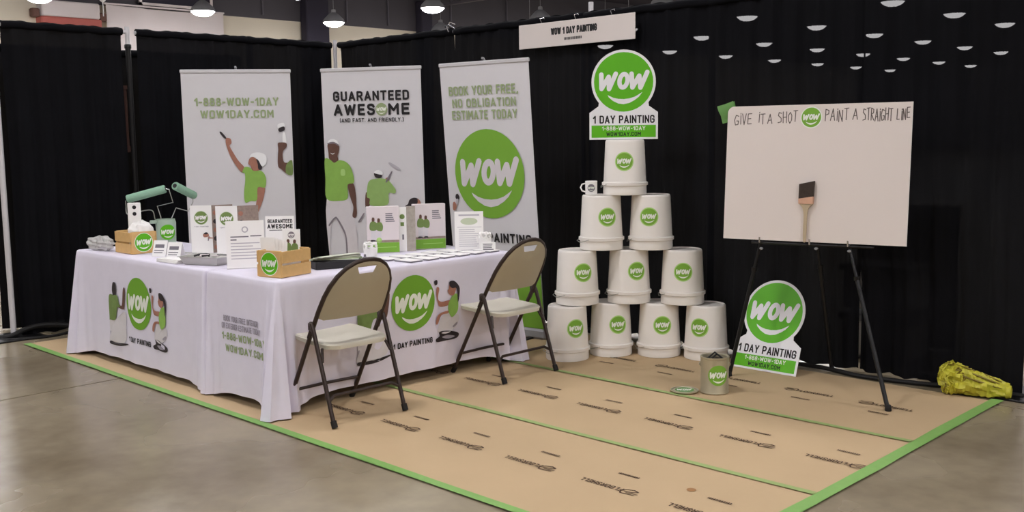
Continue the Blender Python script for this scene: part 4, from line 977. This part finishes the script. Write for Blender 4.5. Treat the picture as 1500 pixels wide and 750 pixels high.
m.add([p for q in rs for p in q], [(i*4+k, i*4+(k+1) % 4, (i+1)*4+(k+1) % 4, (i+1)*4+k) for i in range(5) for k in range(4)] + [(3, 2, 1, 0), (20, 21, 22, 23)])
m.build('tray', 'foil', r, False)
rnd = random.Random(21)
for k in range(7):
    MB().rbox((rnd.uniform(-.09, .09), rnd.uniform(-.05, .05), .045+rnd.uniform(0, .012)), (rnd.uniform(.04, .08), .03, .006), .002, Matrix.Rotation(rnd.uniform(0, 3), 3, 'Z') @ Matrix.Rotation(rnd.uniform(-.4, .4), 3, 'X')).build('scrap', ['black_rubber', 'leaflet_pink', 'grid_dark'][k % 3], r, False)
def brochure(loc, rz, label, w=.145, h=.325):
    r = thing('folded_brochure', label, 'brochure', loc, (0, 0, rz), 'tall folded brochures')
    p = MB(); p.slab([(-w, 0), (0, 0), (0, h), (-w, h)], FLAT, -.0015, .0); p.build('front_panel', 'paper_white', r, False)
    R2 = Matrix.Rotation(.55, 3, 'Z'); mp2 = lambda u, v, t: tuple(R2 @ Vector((u, -t, v)))
    p = MB(); p.slab([(0, 0), (w, 0), (w, h), (0, h)], mp2, -.0015, .0); bp_ = p.build('photo_panel', 'photo_brown', r, False)
    for k in range(5):
        p = MB(); put_disc(p, w*.16, h*(.12+.18*k), .016, mp2, .0005, 0, rings=1, n=12); p.build('face_print', ['skin', 'dark'][k % 2], bp_, False)
    o, l = logo(r, -w*.5, h*.74, .045, FLAT, .0005, 'olive', 1.12, 'logo_disc', .0006); l.build('logo_lettering', 'paper_white', o, False)
    words(r, 'ink_grey', [('1 DAY PAINTING', -w*.83, -w*.17, h*.545, h*.57, .17)], FLAT, .0006)
    figure(r, [('skin', [(-.065,.125),(-.05,.14),(-.03,.135),(-.025,.115),(-.045,.108),(-.06,.11)]), ('dark', [(-.06,.13),(-.045,.142),(-.03,.136),(-.04,.128)]), ('line', [(-.03,.11),(-.02,.112),(-.028,.085),(-.034,.085)]), ('skin', [(-.03,.108),(.0,.104),(.0,.099),(-.03,.1)])], FLAT, .0006, 'painter_print')
brochure((1.985, -2.53, Z), .80, 'tall folded brochure with a round logo, nearer the left wall')
brochure((2.205, -2.465, Z), .80, 'tall folded brochure with a round logo, half behind the upright flyer')
def stand_flyer(loc, rz, label, w, h, content, lean=-.12):
    r = thing('flyer_stand', label, 'flyer', loc, (lean, 0, rz), 'flyers in clear stands')
    MB().slab([(-w/2, 0), (w/2, 0), (w/2, h), (-w/2, h)], FLAT, -.003, 0).build('sheet', 'paper_white', r, False)
    MB().rbox((0, .028, .004), (w, .06, .004), .001, Matrix.Rotation(-lean, 3, 'X')).build('stand_foot', 'clear_bag', r, False)
    content(r); return r
def flyer_a(r):
    d = MB(); put_disc(d, .0, .232, .019, FLAT, .0006, 0, r0=.012, rings=1, n=24); d.build('round_mark', 'line2', r, False)
    t = MB(); put_quad(t, -.085, .02, .186, .193, FLAT, .0006); put_quad(t, .03, .095, .189, .196, FLAT, .0006); put_quad(t, -.085, -.05, .168, .176, FLAT, .0006); t.build('heading', 'ink_grey', r, False)
    b = MB(); bars(b, -.085, .095, .05, .16, 6, FLAT, .0006, seed=8, fill=.3); b.build('print', 'line2', r, False)
stand_flyer((2.905, -2.835, Z), math.atan2(.2, .105)-.05, 'white letter sized flyer standing beside the front crate', .222, .285, flyer_a)
def flyer_b(r):
    t = MB(); put_quad(t, -.07, .07, .232, .242, FLAT, .0006); t.build('heading', 'line2', r, False)
    d = MB(); put_disc(d, .0, .195, .024, lambda u, v, h: (u*2.4, -h, v), .0006, 0, rings=1, n=24); d.build('oval_picture', 'swatch_1', r, False)
    b = MB(); put_quad(b, -.08, .085, .154, .157, FLAT, .0006); bars(b, -.07, .08, .02, .145, 9, FLAT, .0006, seed=2, fill=.3); b.build('print', 'line2', r, False)
stand_flyer((3.27, -1.345, Z), .86, 'white framed flyer leaning back at the far end of the table', .195, .262, flyer_b)
def flyer_c(r):
    t = MB(); words(r, 'ink_black', [('GUARANTEED', -.075, .078, .246, .270, .2), ('AWESOME', -.077, .08, .212, .240, .22)], FLAT, .0006); put_quad(t, -.065, .055, .200, .204); t.build('small_print', 'ink_black', r, False)
    figure(r, [('dark', [(.03,.12),(.05,.13),(.055,.145),(.04,.135),(.025,.12)]), ('line2', [(-.07,.12),(-.01,.125),(-.01,.13),(-.07,.128)])], FLAT, .0006, 'brush_print')
stand_flyer((2.825, -2.545, Z), .80, 'white card reading guaranteed awesome standing behind the front crate', .178, .290, flyer_c, -.08)
crate((3.34, -2.855, Z), .24, 'small wooden crate with an oval looking logo at the near table corner')
r = thing('brochure_card', 'slim white brochure with two green painters standing in the front crate', 'brochure', (3.32, -2.79, Z+.012), (-.10, 0, .9))
MB().slab([(-.05, 0), (.05, 0), (.05, .240), (-.05, .240)], FLAT, -.003, 0).build('sheet', 'paper_white', r, False)
o, l = logo(r, 0, .208, .019, FLAT, .0006, 'line', name='round_mark', dh=.0005); l.build('mark_lettering', 'paper_white', o, False)
TWO = [('white', [(-.03,.10),(.0,.10),(-.002,.15),(-.03,.15)]), ('olive', [(-.034,.15),(-.004,.15),(-.002,.185),(-.012,.198),(-.026,.198),(-.036,.18)]), ('darkskin', [(-.026,.20),(-.012,.20),(-.012,.217),(-.024,.218)]),
       ('white', [(.006,.10),(.03,.10),(.03,.15),(.004,.15)]), ('olive', [(.002,.15),(.032,.145),(.036,.18),(.026,.195),(.01,.195),(.0,.18)]), ('darkskin', [(.01,.197),(.024,.197),(.024,.214),(.012,.215)])]
figure(r, TWO, FLAT, .0006, oy=-.035)
for k in range(5):
    o = MB().slab([(-.04, 0), (.04, 0), (.04, .200-.006*k), (-.04, .205-.006*k)], FLAT, -.0015, .0015).build('leaflet', 'paper_white', None, False, loc=(3.285+.006*k, -2.912+.011*k, Z+.012), rot=(-.05-.02*k, .03*(k-2), .8+.04*k))
    tag(o, 'plain white leaflet standing in the front crate', 'leaflet', 'plain leaflets filed in the front crate')
# swatch books
r = thing('swatch_box', 'dark flat box of colour swatches behind the front crate', 'box', (3.30, -2.46, Z), (0, 0, 1.25))
MB().rbox((0, 0, .022), (.30, .12, .044), .004).build('box', 'grid_dark', r, False)
rnd = random.Random(2)
for k in range(9):
    MB().rbox((-.02+.004*k, .0, .048+.003*k), (.29, .045, .0022), .0006, Matrix.Rotation(-.32+.085*k, 3, 'Z')).build('swatch', SW[k], r, False)
r = thing('swatch_fan', 'fanned strip of pale colour swatches lying by the white cup', 'swatches', (3.02, -2.36, Z), (0, 0, 1.0))
for k in range(8): MB().rbox((.11, .0, .003+.003*k), (.26, .05, .002), .0006, Matrix.Rotation(-.35+.09*k, 3, 'Z')).build('swatch', SW[(k*4) % 9], r, False)
m = MB(); m.lathe([(.012, 0), (.014, .002), (.013, .055), (.007, .06), (.007, .072), (.002, .073)], 14)
tag(m.build('small_bottle', 'ink_grey', None, loc=(3.40, -2.33, Z)), 'small grey bottle standing beside the swatches', 'bottle')
def ball_cup(loc, label, seed, n=7, green=True):
    r = thing('cup', label, 'cup', loc, group='white cups with round white tops'); rnd = random.Random(seed)
    MB().lathe([(.034, 0), (.037, .002), (.045, .085), (.043, .085), (.035, .006)], 24).build('body', 'paper_white', r)
    for k in range(n):
        q = 2*PI*k/n; x, y = .034*math.cos(q), .034*math.sin(q); z = .094+rnd.uniform(-.004, .01)
        m = MB(); m.tube([(x+.020*math.cos(2*PI*i/12)*-math.sin(q), y+.020*math.cos(2*PI*i/12)*math.cos(q), z+.018*math.sin(2*PI*i/12)) for i in range(12)], .007, 6, True); m.tube([(x, y, z-.02), (x*.6, y*.6, .03)], .003, 5); m.build('ring_top', 'paper_white', r)
    if green: MB().lathe([(.003, -.018), (.013, -.012), (.018, 0), (.013, .012), (.003, .018)], 14, (.02, .055, .128)).build('green_ball', 'pale', r)
ball_cup((3.23, -2.155, Z), 'white cup with ring shaped tops and a green ball behind the near chair', 3)
ball_cup((3.376, -1.302, Z), 'white cup with ring shaped tops right of the far flyer', 5, 6, False)
# green and white display boxes
def display(loc, rz, label, w, spine):
    r = thing('display_box', label, 'display box', loc, (0, 0, rz), 'green and white display boxes'); h = .31; d = .055
    MB().rbox((0, d/2, h/2), (w, d, h), .0025).build('box', 'leaflet_pink', r, False)
    g = MB(); put_quad(g, -w/2+.002, w/2-.002, .004, .070); go = g.build('green_panel', 'banner_green', r, False)
    g = MB(); put_quad(g, -w/2+.002, w/2-.002, .071, .086); g.build('brown_stripe', 'photo_brown', r, False)
    g = MB(); put_quad(g, -w*.22, w*.4, .037, .040, FLAT, .001); g.build('rule', 'pale', go, False)
    t = MB(); bars(t, w*.08, w*.36, .205, .268, 5, FLAT, .0006, seed=6, fill=.55); t.build('print', 'ink_grey', r, False)
    figure(r, [('pants', [(-.072,.085),(-.045,.085),(-.042,.16),(-.075,.16)]), ('olive', [(-.08,.155),(-.04,.155),(-.036,.195),(-.05,.212),(-.072,.212),(-.084,.19)]), ('darkskin', [(-.068,.214),(-.052,.214),(-.052,.236),(-.066,.238)]), ('pants', [(-.034,.085),(-.012,.085),(-.01,.155),(-.036,.155)]), ('olive', [(-.038,.155),(-.004,.148),(.004,.18),(-.008,.205),(-.03,.207),(-.044,.19)]), ('darkskin', [(-.032,.208),(-.016,.208),(-.016,.229),(-.03,.231)]), ('dark', [(-.078,.08),(-.05,.08),(-.05,.088),(-.075,.09)]), ('dark', [(-.036,.08),(-.01,.08),(-.012,.089),(-.034,.09)])], FLAT, .0008, 'painters_print', ox=-.005)
    sd = lambda u, v, t: (w/2+t, u, v)
    g = MB(); put_quad(g, .003, d-.003, .003, h-.003, sd, .0004); so = g.build('spine', spine, r, False)
    if spine == 'paper_white':
        g = MB(); put_disc(g, d/2, .235, .018, sd, .0008, 0, rings=1, n=20); put_quad(g, d/2-.012, d/2+.012, .175, .20, sd, .0008); g.build('spine_print', 'olive', so, False)
display((2.935, -1.815, Z), .95, 'green and white display box with two painters nearer the cup', .215, 'paper_white')
display((3.005, -1.465, Z), 1.12, 'green and white display box with two painters nearer the far flyer', .225, 'paper_white')
r = thing('standing_leaflet', 'narrow leaflet half white half grey photo standing between the two display boxes', 'leaflet', (2.985, -1.655, Z), (0, 0, .86))
MB().slab([(-.055, 0), (.0, 0), (.0, .30), (-.055, .30)], FLAT, -.004, 0).build('white_panel', 'paper_white', r, False)
g = MB(); put_disc(g, -.028, .235, .017, lambda u, v, h: (u, -h, v), .0006, 0, rings=1, n=20); g.build('printed_dot', 'olive', r, False)
g = MB(); put_quad(g, -.040, -.016, .172, .198); g.build('printed_square', 'olive', r, False)
g = MB(); put_quad(g, -.030, -.018, .08, .115); g.build('printed_figure', 'ink_grey', r, False)
MB().slab([(.0, 0), (.06, 0), (.06, .305), (.0, .305)], FLAT, -.004, 0).build('photo_panel', 'photo_grey', r, False)
# booklets laid in two rows
rnd = random.Random(14); LB = ['nearest the white cup', 'second from the white cup', 'third from the white cup', 'fourth from the white cup', 'fifth from the white cup', 'by the far end of the table']
for row, x in enumerate((3.24, 3.42)):
    for k in range(6):
        y = -2.04+.135*k+.03*row
        if row == 0 and k > 4: continue
        r = thing('booklet', 'white booklet lying in the %s row, %s' % (('rear', 'front')[row], LB[k]), 'booklet', (x, y, Z), (0, 0, rnd.uniform(-.12, .12)+.1), 'booklets laid out in rows')
        MB().rbox((0, 0, .004), (.15, .10, .008), .001).build('pages', 'ink_grey', r, False); MB().rbox((0, .001, .0095), (.152, .102, .003), .001).build('cover', 'paper_white', r, False)
r = thing('card_holder', 'small white card holder with dark print at the far table end', 'card holder', (3.435, -1.325, Z), (0, 0, .85))
MB().slab([(-.045, 0), (.045, 0), (.045, .06), (-.045, .06)], FLAT, -.03, 0).build('holder', 'paper_white', r, False)
m = MB(); bars(m, -.038, .035, .008, .055, 4, FLAT, .0008, seed=12, fill=.5); m.build('print', 'ink_grey', r, False)
